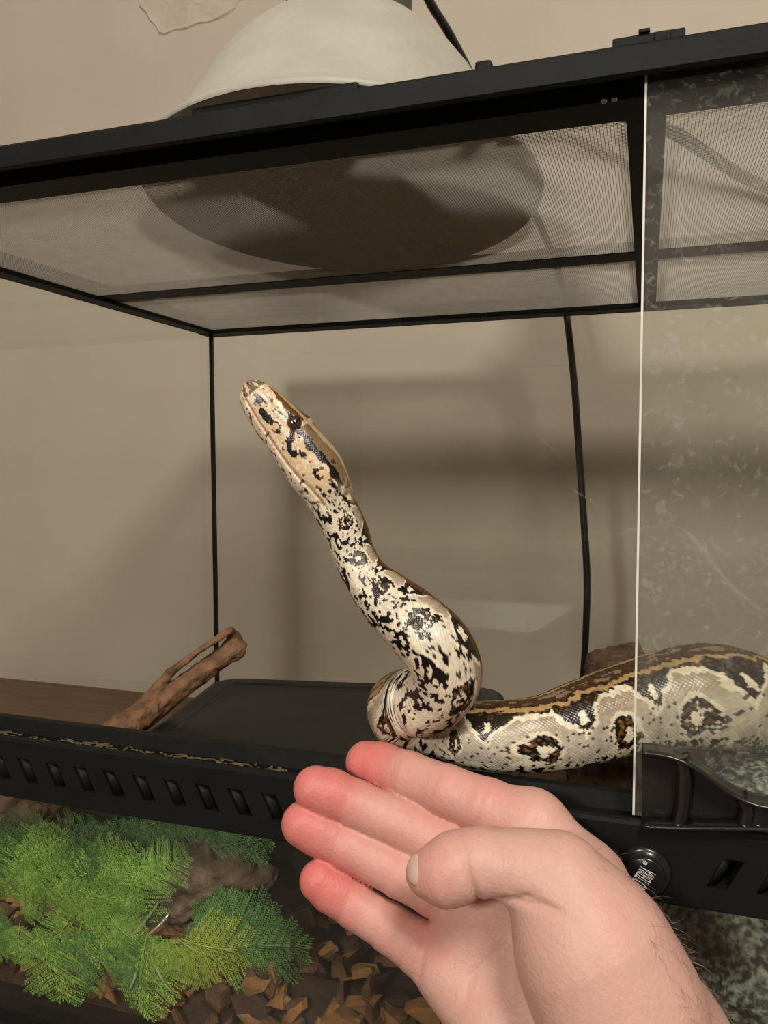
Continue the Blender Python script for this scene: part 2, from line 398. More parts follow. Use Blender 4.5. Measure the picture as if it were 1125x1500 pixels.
# bottom front: ventilation strip
VENTZ0, VENTZ1 = -0.1595, -0.1478
bm = bmesh.new()
extrude_x(bm, [(0.310, -0.1478), (0.310, -0.1396), (0.3112, -0.1384), (0.3140, -0.1384), (0.3150, -0.1425), (0.3285, -0.1425), (0.3300, -0.1356), (0.3345, -0.1356), (0.3345, -0.1690), (0.3325, -0.1690), (0.3325, -0.1478)], XL, XR)
obj_bm('vent_strip', bm, M['black'], tank)
bm = bmesh.new(); extrude_x(bm, [(0.310, -0.1680), (0.310, -0.1595), (0.3325, -0.1595), (0.3325, -0.1690), (0.3110, -0.1690)], XL, XR)
obj_bm('vent_strip_base', bm, M['black'], tank)
PITCH = 0.01693
slots = []
x = -0.0365
while x > -0.44: slots.append((x, -1)); x -= PITCH
x = 0.0300
while x < 0.43: slots.append((x, 1)); x += PITCH
slots.sort()
SW, SL = 0.0074, 0.0028
def edge(i, side, top):
    x, s = slots[i]; return x+side*SW/2+(s*SL if top else -s*SL)
n = len(slots)
for i in range(n+1):
    l0 = XL if i == 0 else edge(i-1, 1, False); l1 = XL if i == 0 else edge(i-1, 1, True)
    r0 = XR if i == n else edge(i, -1, False); r1 = XR if i == n else edge(i, -1, True)
    bm = bmesh.new(); prism(bm, [(l0, VENTZ0), (r0, VENTZ0), (r1, VENTZ1), (l1, VENTZ1)], 0.310, 0.3165)
    obj_bm('slot_divider', bm, M['black'], tank)
for i, (x, s) in enumerate(slots):                        # curved louvre leaf in each slot
    bm = bmesh.new(); k = 7; q = []
    for j in range(k):
        t = j/(k-1); xx = x-0.5*SW+0.0005+0.0052*t; yy = 0.3108+0.0052*t*t
        q.append([bm.verts.new((xx+(-s*SL if e == 0 else s*SL), yy+d, H+(VENTZ0 if e == 0 else VENTZ1))) for e, d in ((0, 0), (1, 0), (1, 0.0006), (0, 0.0006))])
    for a, b in zip(q, q[1:]):
        for j in range(4): bm.faces.new((a[j], a[(j+1) % 4], b[(j+1) % 4], b[j]))
    bm.faces.new(q[0]); bm.faces.new(q[-1][::-1])
    obj_bm('louvre', bm, M['black'], tank, True)
# debris line lying in the door groove
def debris():
    V, F = [], []
    for k in range(190):
        x = -0.36+0.225*RNG.random(); y = 0.3235+0.0030*RNG.normal()*0.6+0.0012*math.sin(x*90); z = H-0.1422
        a = RNG.normal(0, 0.35); l = 0.0006+0.0032*RNG.random()**3; w = 0.00015+0.0003*RNG.random(); t = 0.00015+0.0006*RNG.random()**2
        ca, sa = math.cos(a), math.sin(a); i = len(V)
        for dz in (0, t):
            for u, v in ((-l, -w), (l, -w), (l, w), (-l, w)): V.append((x+u*ca-v*sa, y+u*sa+v*ca, z+dz+abs(u)*0.1))
        F += [(i, i+1, i+2, i+3), (i+4, i+7, i+6, i+5)]+[(i+j, i+4+j, i+4+(j+1) % 4, i+(j+1) % 4) for j in range(4)]
    tag(obj_np('groove_debris', V, F, M['debris'], tank), kind='stuff')
debris()
# bottom frame, floor plate, panes
bm = bmesh.new(); extrude_x(bm, [(0.308, -0.297), (0.308, -0.2915), (0.310, -0.2895), (0.322, -0.2895), (0.322, -0.297)], XL, XR); obj_bm('front_bottom_rail', bm, M['black'], tank)
box('back_bottom_rail', (XL, XR, 0.752, 0.768, -0.297, -0.270), M['black'], tank, 0.001)
for a, b in ((XL, XL+0.010), (XR-0.010, XR)): box('side_bottom_rail', (a, b, 0.322, 0.752, -0.297, -0.270), M['black'], tank, 0.001)
box('base_plate', (XL+0.010, XR-0.010, 0.322, 0.752, -0.295, -0.290), M['black'], tank)
box('lower_front_pane', (XL+0.010, XR-0.010, 0.3145, 0.3185, -0.2895, -0.1690), M['glass_low'], tank)
box('back_pane', (XL+0.004, XR-0.004, 0.758, 0.762, -0.270, 0.134), M['glass'], tank)
box('side_pane', (XL+0.001, XL+0.005, 0.334, 0.7575, -0.270, 0.1345), M['glass'], tank)
box('side_pane', (XR-0.005, XR-0.001, 0.334, 0.7575, -0.270, 0.1345), M['glass'], tank)
for x in (XL+0.005, XR-0.009): box('silicone_seam', (x, x+0.0038, 0.7535, 0.758, -0.270, 0.134), M['silicone'], tank, 0.0008)
for a, b in ((XL, XL+0.012), (XR-0.012, XR)): box('front_post', (a, b, 0.310, 0.334, -0.297, 0.1405), M['black'], tank, 0.001)
# closed glass door on the right
door = empty('glass_door', (0, 0, 0)); door.parent = tank; door.matrix_parent_inverse = Matrix.Translation(tank.location).inverted()
def doorpart(o): o.parent = door; return o
DX = -0.0032
doorpart(box('door_pane', (DX+0.0008, XR-0.014, 0.3165, 0.3205, -0.1384, 0.1440), M['glass_door']))
doorpart(box('pane_edge', (DX, DX+0.0008, 0.3165, 0.3205, -0.1384, 0.1440), M['edge']))
def handle():
    z = lambda px, py: PY(px, py, 0.306)
    rim = [(940, 1101), (962, 1103), (985, 1108), (1008, 1117), (1030, 1132), (1055, 1151), (1080, 1166), (1108, 1177), (1140, 1182), (1175, 1185), (1185, 1190), (1185, 1222), (1125, 1219), (1060, 1218), (1000, 1216), (950, 1214), (940, 1210)]
    P = [z(*p) for p in rim]; P = [(p[0], p[2]-H) for p in P]
    bm = bmesh.new(); prism(bm, P, 0.3125, 0.3163); doorpart(obj_bm('handle_plate', bm, M['gloss']))
    def ridge(name, pts, w, closed=False, depth=0.0075):
        Q = [z(*p) for p in pts]
        cu = np.array(Q+([Q[0]] if closed else [])); cu[:, 1] = 0.3125-depth*0.35
        cu = spline(cu, len(cu)*4) if not closed else cu
        n = len(cu); V = []; F = []
        for i in range(n):
            t = cu[min(i+1, n-1)]-cu[max(i-1, 0)] if not closed else cu[(i+1) % (n-1)]-cu[(i-1) % (n-1)]
            t = t/np.linalg.norm(t); nn = np.array([-t[2], 0, t[0]])
            for u, yy in ((-w*1.25, 0.3126), (-w, 0.3126-depth*0.8), (-w*0.5, 0.3126-depth), (w*0.5, 0.3126-depth), (w, 0.3126-depth*0.8), (w*1.25, 0.3126)):
                p = cu[i]+nn*u; V.append((p[0], yy, p[2]))
        for i in range(n-1):
            for j in range(6): F.append((i*6+j, i*6+(j+1) % 6, i*6+6+(j+1) % 6, i*6+6+j))
        F += [tuple(range(6)), tuple((n-1)*6+j for j in range(5, -1, -1))]
        doorpart(obj_np(name, V, F, M['gloss'], None, True))
    ridge('handle_ridge', [(942, 1103), (965, 1106), (987, 1111), (1010, 1121), (1032, 1136), (1056, 1154), (1081, 1169), (1109, 1180), (1140, 1185), (1178, 1188)], 0.0009)
    ridge('handle_ridge', [(942, 1211), (990, 1213), (1050, 1214), (1120, 1215), (1180, 1218)], 0.0009)
    ridge('handle_ridge', [(998, 1112), (1003, 1130), (1003, 1160), (1000, 1190), (995, 1212)], 0.0024, depth=0.0065)
    ridge('handle_ridge', [(1086, 1172), (1096, 1190), (1092, 1212)], 0.0022, depth=0.0065)
    ridge('handle_ridge', [(1120, 1184), (1122, 1198), (1120, 1214)], 0.0046, depth=0.006)
handle()
# lock knob with its lettering
kc = PY(944, 1273, 0.310)
V, F = lathe_np([(0.0001, -0.0060), (0.0078, -0.0060), (0.0086, -0.0054), (0.0090, -0.0030), (0.0104, -0.0028), (0.0116, -0.0018), (0.0119, 0.0), (0.0119, 0.003)], 48)
V = V[:, [0, 2, 1]]*np.array([0.84, 1, -0.84])+kc
knob = obj_np('lock_knob', V, F, M['gloss'], tank, True)
def lettering(body, size, cx, cz, sx, mname):
    cu = bpy.data.curves.new('lettering', 'FONT'); cu.body = body; cu.size = size; cu.align_x = 'CENTER'; cu.align_y = 'CENTER'; cu.extrude = 0.00006
    t = bpy.data.objects.new('lettering', cu); COL.objects.link(t)
    dg = bpy.context.evaluated_depsgraph_get(); dg.update()
    me = bpy.data.meshes.new_from_object(t.evaluated_get(dg)); bpy.data.objects.remove(t)
    a = math.radians(61)
    u = Vector((math.cos(a), 0, math.sin(a))); v = Vector((-math.sin(a), 0, math.cos(a))); w = Vector((0, -1, 0))
    c = Vector(kc)+Vector((0, -0.00615, 0))
    for q in me.vertices:
        x, y, zz = q.co; q.co = c+u*(x*sx+cx)+v*(y+cz)+w*zz
    me.materials.append(M[mname]); o = bpy.data.objects.new(mname and 'lettering', me); COL.objects.link(o); par(o, None)
    o.parent = knob; o.matrix_parent_inverse = Matrix.Translation(tank.location).inverted() if False else Matrix.Identity(4)
    return o
lettering('EXO TERRA', 0.0086, -0.0014, -0.0002, 0.205, 'white')
lettering('\u00ae', 0.0022, 0.0049, 0.0024, 0.9, 'white')

# ------------------------------------------------------------------ dome lamp on the lid
LC = np.array([-0.1718, 0.4424, H+0.1526]); LR = 0.115
nrm = Vector((-0.005, 0.1224, 1)).normalized()
lamp = empty('dome_lamp', (0, 0, 0)); tag(lamp, 'round aluminium dome heat lamp resting on the screen lid', 'lamp')
rot = np.array(nrm.to_track_quat('Z', 'Y').to_matrix())
def lamp_part(name, prof, m, ns=96):
    V, F = lathe_np(prof, ns); V = V@rot.T+LC
    o = obj_np(name, V, F, m, None, True); o.parent = lamp; return o
outer = [(0.1150, 0.0), (0.1158, 0.0015), (0.1150, 0.0030), (0.1120, 0.0042), (0.1020, 0.0150), (0.0940, 0.0300), (0.0870, 0.0450), (0.0780, 0.0600), (0.0670, 0.0750), (0.0525, 0.0890), (0.0440, 0.0960), (0.0380, 0.0990)]
lamp_part('dome', outer, M['alu'])
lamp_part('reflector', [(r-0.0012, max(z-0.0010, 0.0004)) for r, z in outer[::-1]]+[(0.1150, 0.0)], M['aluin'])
lamp_part('socket_housing', [(0.0372, 0.094), (0.0372, 0.150), (0.034, 0.158), (0.0001, 0.158)], M['socket'])
lamp_part('socket_plate', [(0.0001, 0.1000), (0.0150, 0.1000), (0.0352, 0.0965), (0.0365, 0.0945)], M['socket'])
lamp_part('bulb_socket', [(0.0001, 0.099), (0.0150, 0.099), (0.0170, 0.097), (0.0175, 0.080), (0.0150, 0.080), (0.0145, 0.094), (0.0001, 0.094)], M['socket'])

# cords
def cord(name, pts, r, label, n=60):
    P = spline(np.array(pts), n); V, F = tube_np(P, r, 10)
    return tag(obj_np(name, V, F, M['cord'], None, True), label, 'cord')
zs = H+0.1462
def onlid(px, py): d = ray(px, py); return ORG+d*((zs-H)/d[2])
lt = LC+np.array(nrm)*0.158
lc_ = cord('cord', [lt-np.array(nrm)*0.004, lt+np.array(nrm)*0.03, lt+np.array([0.02, 0.05, 0.075]), PY(600, -70, 0.57), PY(628, 0, 0.595), PY(656, 46, 0.62), PY(705, 140, 0.67), PY(765, 270, 0.735), PY(802, 355, 0.780), PY(820, 405, 0.790), PY(830, 462, 0.788), PY(841, 560, 0.787), PY(848, 660, 0.786), PY(855, 760, 0.786), PY(860, 850, 0.787), PY(858, 930, 0.788), PY(853, 1010, 0.79), PY(849, 1060, 0.792), np.array([-0.078, 0.798, H-0.2800]), np.array([-0.092, 0.804, H-0.2900]), np.array([-0.120, 0.812, H-0.2933]), np.array([-0.16, 0.820, H-0.2933]), np.array([-0.20, 0.825, H-0.2933])], 0.0034, 'black cord leaving the lamp top and hanging down behind the back glass', 160)
lc_.parent = lamp; del lc_['category']
def lay(px, py, z): q = onlid(px, py); q[2] = H+z; return q
cord('extension_cord', [np.array([PY(735, 88, 0.343)[0], 0.3480, H+0.1430]), np.array([PY(770, 88, 0.343)[0], 0.3485, H+0.1440]), lay(850, 158, 0.1492), lay(905, 180, 0.1506), lay(985, 208, 0.1506), lay(1040, 231, 0.1470), lay(1100, 255, 0.1428), lay(1200, 292, 0.1440), lay(1280, 316, 0.1485), lay(1330, 330, 0.1495), np.array([0.255, 0.650, H+0.1500]), np.array([0.270, 0.735, H+0.1545]), np.array([0.272, 0.772, H+0.1530]), np.array([0.272, 0.788, H+0.110]), np.array([0.270, 0.790, H-0.10]), np.array([0.268, 0.793, H-0.260]), np.array([0.275, 0.800, H-0.2905]), np.array([0.300, 0.812, H-0.2936]), np.array([0.36, 0.82, H-0.2936])], 0.0030, 'black cord lying slantwise across the screen lid beside the latch', 160)

# ------------------------------------------------------------------ inside the tank
FLZ = -0.246                                             # top of the bark litter
def litter():
    nx, ny = 120, 60
    xs = np.linspace(XL+0.0125, XR-0.0125, nx); ys = np.linspace(0.3360, 0.7500, ny)
    X, Y = np.meshgrid(xs, ys, indexing='ij')
    P = np.stack([X*60, Y*60, X*0], -1)
    Z = H+FLZ-0.004+0.004*fbm(P, 3)
    V = np.stack([X, Y, Z], -1).reshape(-1, 3)
    F = [(i*ny+j, (i+1)*ny+j, (i+1)*ny+j+1, i*ny+j+1) for i in range(nx-1) for j in range(ny-1)]
    n0 = len(V)                                          # skirt down to the base plate
    ring = [i*ny for i in range(nx)]+[(nx-1)*ny+j for j in range(1, ny)]+[i*ny+ny-1 for i in range(nx-2, -1, -1)]+[j for j in range(ny-2, 0, -1)]
    B = V[ring].copy(); B[:, 2] = H-0.2895
    V = np.concatenate([V, B]); m = len(ring)
    F += [(ring[k], n0+k, n0+(k+1) % m, ring[(k+1) % m]) for k in range(m)]
    F.append(tuple(n0+k for k in range(m)))
    tag(obj_np('bark_litter', V, F, M['soil']), 'deep brown bark litter covering the tank floor', 'substrate', kind='stuff')
litter()
def chip_mesh(seed):
    r = np.random.default_rng(seed); bm = bmesh.new(); n = r.integers(5, 8)
    ang = np.sort(r.random(n)*2*np.pi); L, W = 0.0075+0.0045*r.random(), 0.0042+0.0028*r.random(); t = 0.0012+0.0014*r.random()
    lo = [bm.verts.new((L*math.cos(a)*(0.8+0.3*r.random()), W*math.sin(a)*(0.8+0.3*r.random()), -t+0.0015*r.normal()*0.5)) for a in ang]
    hi = [bm.verts.new((v.co.x*(0.75+0.2*r.random()), v.co.y*(0.75+0.2*r.random()), t+0.0012*r.normal()*0.5)) for v in lo]
    c = bm.verts.new((0.001*r.normal(), 0.001*r.normal(), t*1.4)); cl = bm.verts.new((0, 0, -t*1.2))
    for i in range(n):
        j = (i+1) % n
        bm.faces.new((lo[i], lo[j], hi[j], hi[i])); bm.faces.new((hi[i], hi[j], c)); bm.faces.new((lo[j], lo[i], cl))
    bmesh.ops.recalc_face_normals(bm, faces=bm.faces)
    me = bpy.data.meshes.new('bark_chip'); bm.to_mesh(me); bm.free(); return me
chips = []
for k in range(18):
    me = chip_mesh(100+k); me.materials.append(M[('chipA', 'chipB', 'chipC', 'chipA', 'chipB', 'chipA')[k % 6]]); chips.append(me)
def put_chip(x, y, z, rx, ry, rz, s, where):
    k = random.randrange(18)
    o = bpy.data.objects.new('bark_chip', chips[k]); COL.objects.link(o)
    o.location = (x, y, H+z); o.rotation_euler = (rx, ry, rz); o.scale = (s, s, s)
    tone = ('reddish brown', 'orange tan', 'dark umber', 'reddish brown', 'orange tan', 'reddish brown')[k % 6]
    tag(o, tone+' bark chip '+where, 'bark chip', tone+' bark chips '+where)
for k in range(150):                                     # lying on the surface near the glass
    x = -0.365+0.305*random.random(); y = 0.3400+(0.412+(x+0.069)*0.18-0.015-0.3400)*random.random()**1.2
    if x < -0.20: y = 0.3400+0.012*random.random()
    put_chip(x, y, FLZ+0.0005+0.004*random.random(), random.gauss(0, 0.35), random.gauss(0, 0.35), random.random()*6.3, 0.8+0.55*random.random(), 'lying loose on the litter')
for k in range(150):                                     # standing against the glass
    x = -0.365+0.30*random.random(); z = -0.2810+0.0360*random.random()
    put_chip(x, 0.3310, z, math.pi/2+random.gauss(0, 0.15), random.random()*6.3, 0, 0.62 if z < -0.273 else 0.75+0.45*random.random(), 'pressed against the lower front glass')

# black hide box
def hide_box():
    a = PZ3(735, 1006, -0.190); ang = math.radians(180+10)
    u = np.array([math.cos(ang), math.sin(ang), 0.0]); v = np.array([u[1], -u[0], 0]); v = v if v[1] < 0 else -v
    LX, LY, r = 0.247, 0.262, 0.022
    bm = bmesh.new()
    def outline(off, z):
        pts = []
        for (cx, cy, a0) in ((r, r, 180), (LX-r, r, 270), (LX-r, LY-r, 0), (r, LY-r, 90)):
            for k in range(6):
                t = math.radians(a0+18*k); rr = r-off
                q = a+u*(cx+rr*math.cos(t))+v*(cy+rr*math.sin(t)); pts.append(bm.verts.new((q[0], q[1], H+z)))
        return pts
    rings = [outline(0.0, FLZ-0.008), outline(0.0, -0.198), outline(-0.002, -0.196), outline(-0.002, -0.1935), outline(0.0005, -0.1910), outline(0.004, -0.1900), outline(0.016, -0.1900), outline(0.018, -0.1912)]
    n = len(rings[0])
    for p, q in zip(rings, rings[1:]):
        for k in range(n): bm.faces.new((p[k], p[(k+1) % n], q[(k+1) % n], q[k]))
    bm.faces.new(rings[-1]); bm.faces.new(rings[0][::-1])
    t = empty('hide_box', tuple(a+u*LX/2+v*LY/2)); t.location.z = H+FLZ
    tag(t, 'low black plastic hide box with rounded corners on the tank floor', 'hide box')
    obj_bm('shell', bm, M['hide'], t)
    c = a+v*(LY+0.0004)+u*0.07                            # entrance arch
    bm = bmesh.new(); prof = [(-0.03, -0.004), (0.03, -0.004), (0.03, 0.018), (0.02, 0.028), (-0.02, 0.028), (-0.03, 0.018)]
    f = [bm.verts.new(tuple(c+u*p[0]+v*0.0008+np.array([0, 0, FLZ+p[1]+H-c[2]]))) for p in prof]; g = [bm.verts.new(tuple(c+u*p[0]-v*0.002+np.array([0, 0, FLZ+p[1]+H-c[2]]))) for p in prof]
    bm.faces.new(f); bm.faces.new(g[::-1])
    for k in range(6): bm.faces.new((f[k], g[k], g[(k+1) % 6], f[(k+1) % 6]))
    obj_bm('entrance_rim', bm, M['black'], t)
def PZ3(px, py, z): d = ray(px, py); return ORG+d*(z/d[2])
hide_box()

# wood pieces, grown from tapered limbs
def wood(name, limbs, m, label, cat, h=0.0016, amp=0.0022, freq=140, k=0.006):
    A = np.array([p[:3] for l in limbs for p in l]); R = max(p[3] for l in limbs for p in l)
    S = SDF(A.min(0)-R-0.008, A.max(0)+R+0.008, h)
    for l in limbs:
        for p, q in zip(l, l[1:]): S.cone(p[:3], q[:3], p[3], q[3], k, m=0.008)
    V, F = surface_nets(S.F, S.lo, h)
    me = bpy.data.meshes.new('t'); me.from_pydata(V.tolist(), [], F.tolist()); me.update()
    N = np.zeros(len(V)*3); me.vertices.foreach_get('normal', N); N = N.reshape(-1, 3); bpy.data.meshes.remove(me)
    d0 = np.asarray(limbs[0][-1][:3])-np.asarray(limbs[0][0][:3]); d0 /= np.linalg.norm(d0)
    W = V-(V@d0)[:, None]*d0*0.78                          # fibres run along the limb
    V = V+N*(amp*fbm(W*freq, 5, 3)+amp*0.5*fbm(V*freq*2.2, 9, 2))[:, None]
    return tag(obj_np(name, V, F, m, None, True), label, cat)
def L(px, py, Y, r): return tuple(PY(px, py, Y))+(r,)
def Z(px, py, z, r): return tuple(PZ3(px, py, z))+(r,)
base = np.array([-0.398, 0.440, H+FLZ+0.010])
wood('driftwood_branch', [
    [tuple(base)+(0.015,), L(180, 1066, 0.466, 0.0108), L(232, 1030, 0.494, 0.0093), L(290, 988, 0.514, 0.0072), L(325, 963, 0.526, 0.0068), L(343, 950, 0.532, 0.0088)],
    [L(200, 1045, 0.482, 0.0060), L(250, 985, 0.498, 0.0040), L(290, 955, 0.508, 0.0030), L(325, 932, 0.520, 0.0028), L(337, 924, 0.524, 0.0026)],
    [L(343, 950, 0.535, 0.0085), L(344, 938, 0.538, 0.0060), L(338, 924, 0.526, 0.0030)]],
    M['wood'], 'forked brown driftwood branch leaning up in front of the corner seam', 'driftwood', h=0.0012, k=0.002, amp=0.0014)
wood('driftwood_stub', [
    [L(187, 1358, 0.349, 0.0095), L(210, 1342, 0.349, 0.0108), L(250, 1305, 0.349, 0.0115), L(300, 1285, 0.350, 0.0118), L(350, 1275, 0.353, 0.0098), L(395, 1285, 0.356, 0.0055)],
    [L(270, 1290, 0.348, 0.0080), L(290, 1258, 0.348, 0.0070), L(300, 1248, 0.349, 0.0060)],
    [L(320, 1295, 0.351, 0.008), L(325, 1318, 0.348, 0.0045), L(322, 1335, 0.346, 0.0030)],
    [L(205, 1352, 0.345, 0.004), L(270, 1333, 0.345, 0.0032), L(320, 1310, 0.348, 0.003)]],
    M['greywood'], 'thick rough grey-brown driftwood stub lying among the fern fronds', 'driftwood')
wood('driftwood_log', [
    [(0.005, 0.590, H+FLZ+0.018, 0.026), (-0.005, 0.535, H-0.190, 0.026), (-0.020, 0.480, H-0.155, 0.024), L(905, 985, 0.432, 0.0125)],
    [L(890, 985, 0.428, 0.0105), L(905, 968, 0.432, 0.0070), L(925, 968, 0.436, 0.0070)],
    [(-0.020, 0.475, H-0.170, 0.020), (-0.022, 0.425, H-0.205, 0.016), (-0.030, 0.380, H+FLZ+0.006, 0.014)]],
    M['darkwood'], 'dark gnarled driftwood knob rising behind the coiled body of the snake', 'driftwood', amp=0.003, freq=90)
# cork slab at the left end and the mottled stone the snake rests on
wood('cork_bark', [
    [(-0.420, 0.395, H+FLZ+0.010, 0.012), (-0.405, 0.385, H-0.205, 0.016), (-0.370, 0.378, H-0.2020, 0.016), (-0.352, 0.378, H-0.215, 0.011)],
    [(-0.420, 0.41, H+FLZ+0.006, 0.013), (-0.362, 0.392, H+FLZ+0.006, 0.014)]],
    M['cork'], 'curved slab of brown cork bark behind the fern at the tank end', 'cork bark', amp=0.003, freq=110)
wood('stone_hide', [
    [(0.055, 0.389, H-0.205, 0.043), (0.110, 0.395, H-0.197, 0.046), (0.190, 0.402, H-0.200, 0.048), (0.270, 0.425, H-0.205, 0.044)],
    [(0.045, 0.378, H-0.234, 0.040), (0.270, 0.392, H-0.234, 0.044)],
    [(0.050, 0.403, H-0.1750, 0.033), (0.125, 0.428, H-0.196, 0.036)],
    [(0.120, 0.455, H-0.222, 0.036), (0.240, 0.470, H-0.218, 0.040)]],
    M['rock'], 'mottled grey-green stone hide under the snake behind the closed door', 'hide', h=0.0028, amp=0.0028, freq=70, k=0.018)

# ------------------------------------------------------------------ ferns
def frond_mesh(seed, length, npairs, m, width=0.30):
    r = np.random.default_rng(seed); V, F = [], []
    bend = 0.5+0.6*r.random()
    def spine(t): return np.array([length*t*(1-0.12*bend*t), 0.0, -length*0.45*bend*t*t+length*0.10*t])
    def quad(a, b, c, d): i = len(V); V.extend([a, b, c, d]); F.append((i, i+1, i+2, i+3))
    ts = np.linspace(0, 1, 14); sp = [spine(t) for t in ts]
    tv, tf = tube_np(np.array(sp), np.linspace(0.0006, 0.00025, 14), 5)
    for f in tf: F.append(tuple(k+len(V) for k in f))
    V.extend([tuple(p) for p in tv])
    for k in range(npairs):
        t = 0.12+0.88*k/npairs
        p0 = spine(t); wl = length*width*math.sin(math.pi*min(1, 0.25+0.72*t))**0.8*(0.85+0.3*r.random())
        for sd in (-1, 1):
            d = np.array([0.55, sd*0.83, 0.12*r.normal()-0.10]); d /= np.linalg.norm(d); nn = max(5, int(wl/0.0017))
            side = np.cross(d, [0, 0, 1]); side /= np.linalg.norm(side); up = np.cross(side, d)
            q = 0.00025
            quad(tuple(p0-side*q), tuple(p0+side*q), tuple(p0+d*wl+side*q*0.5), tuple(p0+d*wl-side*q*0.5))
            for j in range(nn):
                s = (j+0.6)/nn; c = p0+d*wl*s+np.array([0, 0, -0.10*wl*s*s]); ll = 0.0046*(1-0.60*s)*(0.8+0.4*r.random())+0.0008
                for e in (-1, 1):
                    dd = d*0.62+side*e*0.78+up*0.18*r.normal(); tip = c+dd*ll; w = d*0.00068
                    mid = c+dd*ll*0.55
                    quad(tuple(c), tuple(mid-w+up*0.0001), tuple(tip), tuple(mid+w))
    me = bpy.data.meshes.new('frond'); me.from_pydata([tuple(map(float, v)) for v in V], [], F); me.materials.append(m); me.update()
    return me
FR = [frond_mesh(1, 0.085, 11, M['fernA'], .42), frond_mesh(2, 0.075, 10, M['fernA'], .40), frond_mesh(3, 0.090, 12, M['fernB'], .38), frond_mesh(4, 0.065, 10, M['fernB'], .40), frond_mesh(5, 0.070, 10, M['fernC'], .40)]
def aim(o, root, tip, roll=0.0):
    d = Vector(tip)-Vector(root); x = d.normalized()
    up = Vector((0, -1.0, 0.06)) if tip[1] < 0.330 else Vector((0, -0.93, 0.36)); y = up.cross(x).normalized(); z = x.cross(y)
    R = Matrix((x, y, z)).transposed().to_4x4()
    Lm = max(v.co.x for v in o.data.vertices); s = d.length/Lm
    return Matrix.Translation(Vector(root)) @ R @ Matrix.Rotation(roll, 4, 'X') @ Matrix.Diagonal((s, min(s*1.15, 0.85), min(s, 0.5), 1))
def fern(label, root, fronds):
    t = empty('fern', tuple(root)); tag(t, label, 'fern')
    for (ra, ta, k) in fronds:
        o = bpy.data.objects.new('frond', FR[k]); COL.objects.link(o)
        a, b = PY(*ra), PY(*ta)
        a[2] = max(a[2], H+FLZ+0.002); a[1] = max(a[1], 0.3235); b[1] = max(b[1], 0.3225)
        mwx = aim(o, a, b, random.gauss(0, 0.07 if b[1] < 0.330 else 0.25))
        o.parent = t; o.matrix_parent_inverse = Matrix.Translation(t.location).inverted(); o.matrix_basis = mwx
    return t
def clump(xs, ys, n, kinds, Y0, Y1, dx, dy):
    out = []
    for i in range(n):
        x = xs[0]+(xs[1]-xs[0])*((i+0.5)/n)+random.gauss(0, 7); y = ys[0]+(ys[1]-ys[0])*random.random(); Y = Y0+(Y1-Y0)*random.random()
        out.append(((x+random.uniform(*dx), y+random.uniform(*dy), Y+0.004), (x, y, Y-0.002), random.choice(kinds)))
    return out
rootA = PZ3(40, 1395, FLZ); rootB = PZ3(150, 1395, FLZ); rootC = PZ3(270, 1410, FLZ)
for q in (rootA, rootB, rootC): q[1] = 0.338
fern('bright green feathery fern filling the tank end beside the cork bark', rootA,
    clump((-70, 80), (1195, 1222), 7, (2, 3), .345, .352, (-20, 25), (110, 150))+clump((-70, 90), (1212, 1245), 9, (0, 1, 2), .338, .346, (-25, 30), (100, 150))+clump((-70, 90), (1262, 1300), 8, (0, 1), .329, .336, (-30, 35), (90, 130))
    +clump((-50, 90), (1320, 1345), 6, (0, 1, 2), .323, .328, (-30, 30), (70, 95))
    +[((20, 1340, .326), (-30, 1400, .3225), 2), ((30, 1350, .326), (20, 1425, .322), 0), ((50, 1350, .326), (70, 1430, .322), 1), ((62, 1385, .3235), (78, 1494, .322), 0), ((5, 1350, .326), (-5, 1415, .322), 0)])
fern('light green fern with drooping fronds in front of the driftwood stub', rootB,
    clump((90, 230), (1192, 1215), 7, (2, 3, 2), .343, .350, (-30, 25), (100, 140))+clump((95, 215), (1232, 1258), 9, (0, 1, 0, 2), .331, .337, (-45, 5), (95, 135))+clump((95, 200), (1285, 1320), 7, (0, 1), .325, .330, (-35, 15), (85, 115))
    +[((205, 1294, .3255), (264, 1256, .3240), 0), ((150, 1345, .326), (130, 1430, .322), 0), ((120, 1350, .326), (100, 1445, .322), 1), ((165, 1350, .326), (175, 1440, .322), 0), ((140, 1355, .326), (95, 1460, .322), 2), ((180, 1340, .326), (150, 1420, .322), 0), ((105, 1340, .326), (60, 1415, .322), 0), ((160, 1340, .326), (205, 1400, .322), 1)])
fern('yellowish green fern spreading low over the bark chips', rootC,
    [((215, 1370, .325), (190, 1498, .322), 1), ((225, 1375, .325), (215, 1484, .322), 4), ((245, 1375, .325), (255, 1464, .322), 4), ((255, 1380, .325), (300, 1455, .322), 4), ((260, 1375, .325), (335, 1430, .322), 4), ((265, 1375, .325), (375, 1412, .3225), 4),
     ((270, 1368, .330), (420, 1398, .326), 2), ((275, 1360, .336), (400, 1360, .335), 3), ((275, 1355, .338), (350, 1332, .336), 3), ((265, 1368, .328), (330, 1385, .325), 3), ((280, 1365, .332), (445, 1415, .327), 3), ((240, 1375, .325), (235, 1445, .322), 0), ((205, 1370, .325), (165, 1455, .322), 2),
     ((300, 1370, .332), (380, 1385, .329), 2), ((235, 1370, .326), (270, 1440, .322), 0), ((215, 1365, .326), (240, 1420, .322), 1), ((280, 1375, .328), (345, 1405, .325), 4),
     ((285, 1230, .348), (345, 1212, .347), 2), ((240, 1222, .346), (300, 1200, .346), 2), ((200, 1215, .347), (260, 1196, .346), 3), ((310, 1240, .348), (390, 1232, .350), 3)])
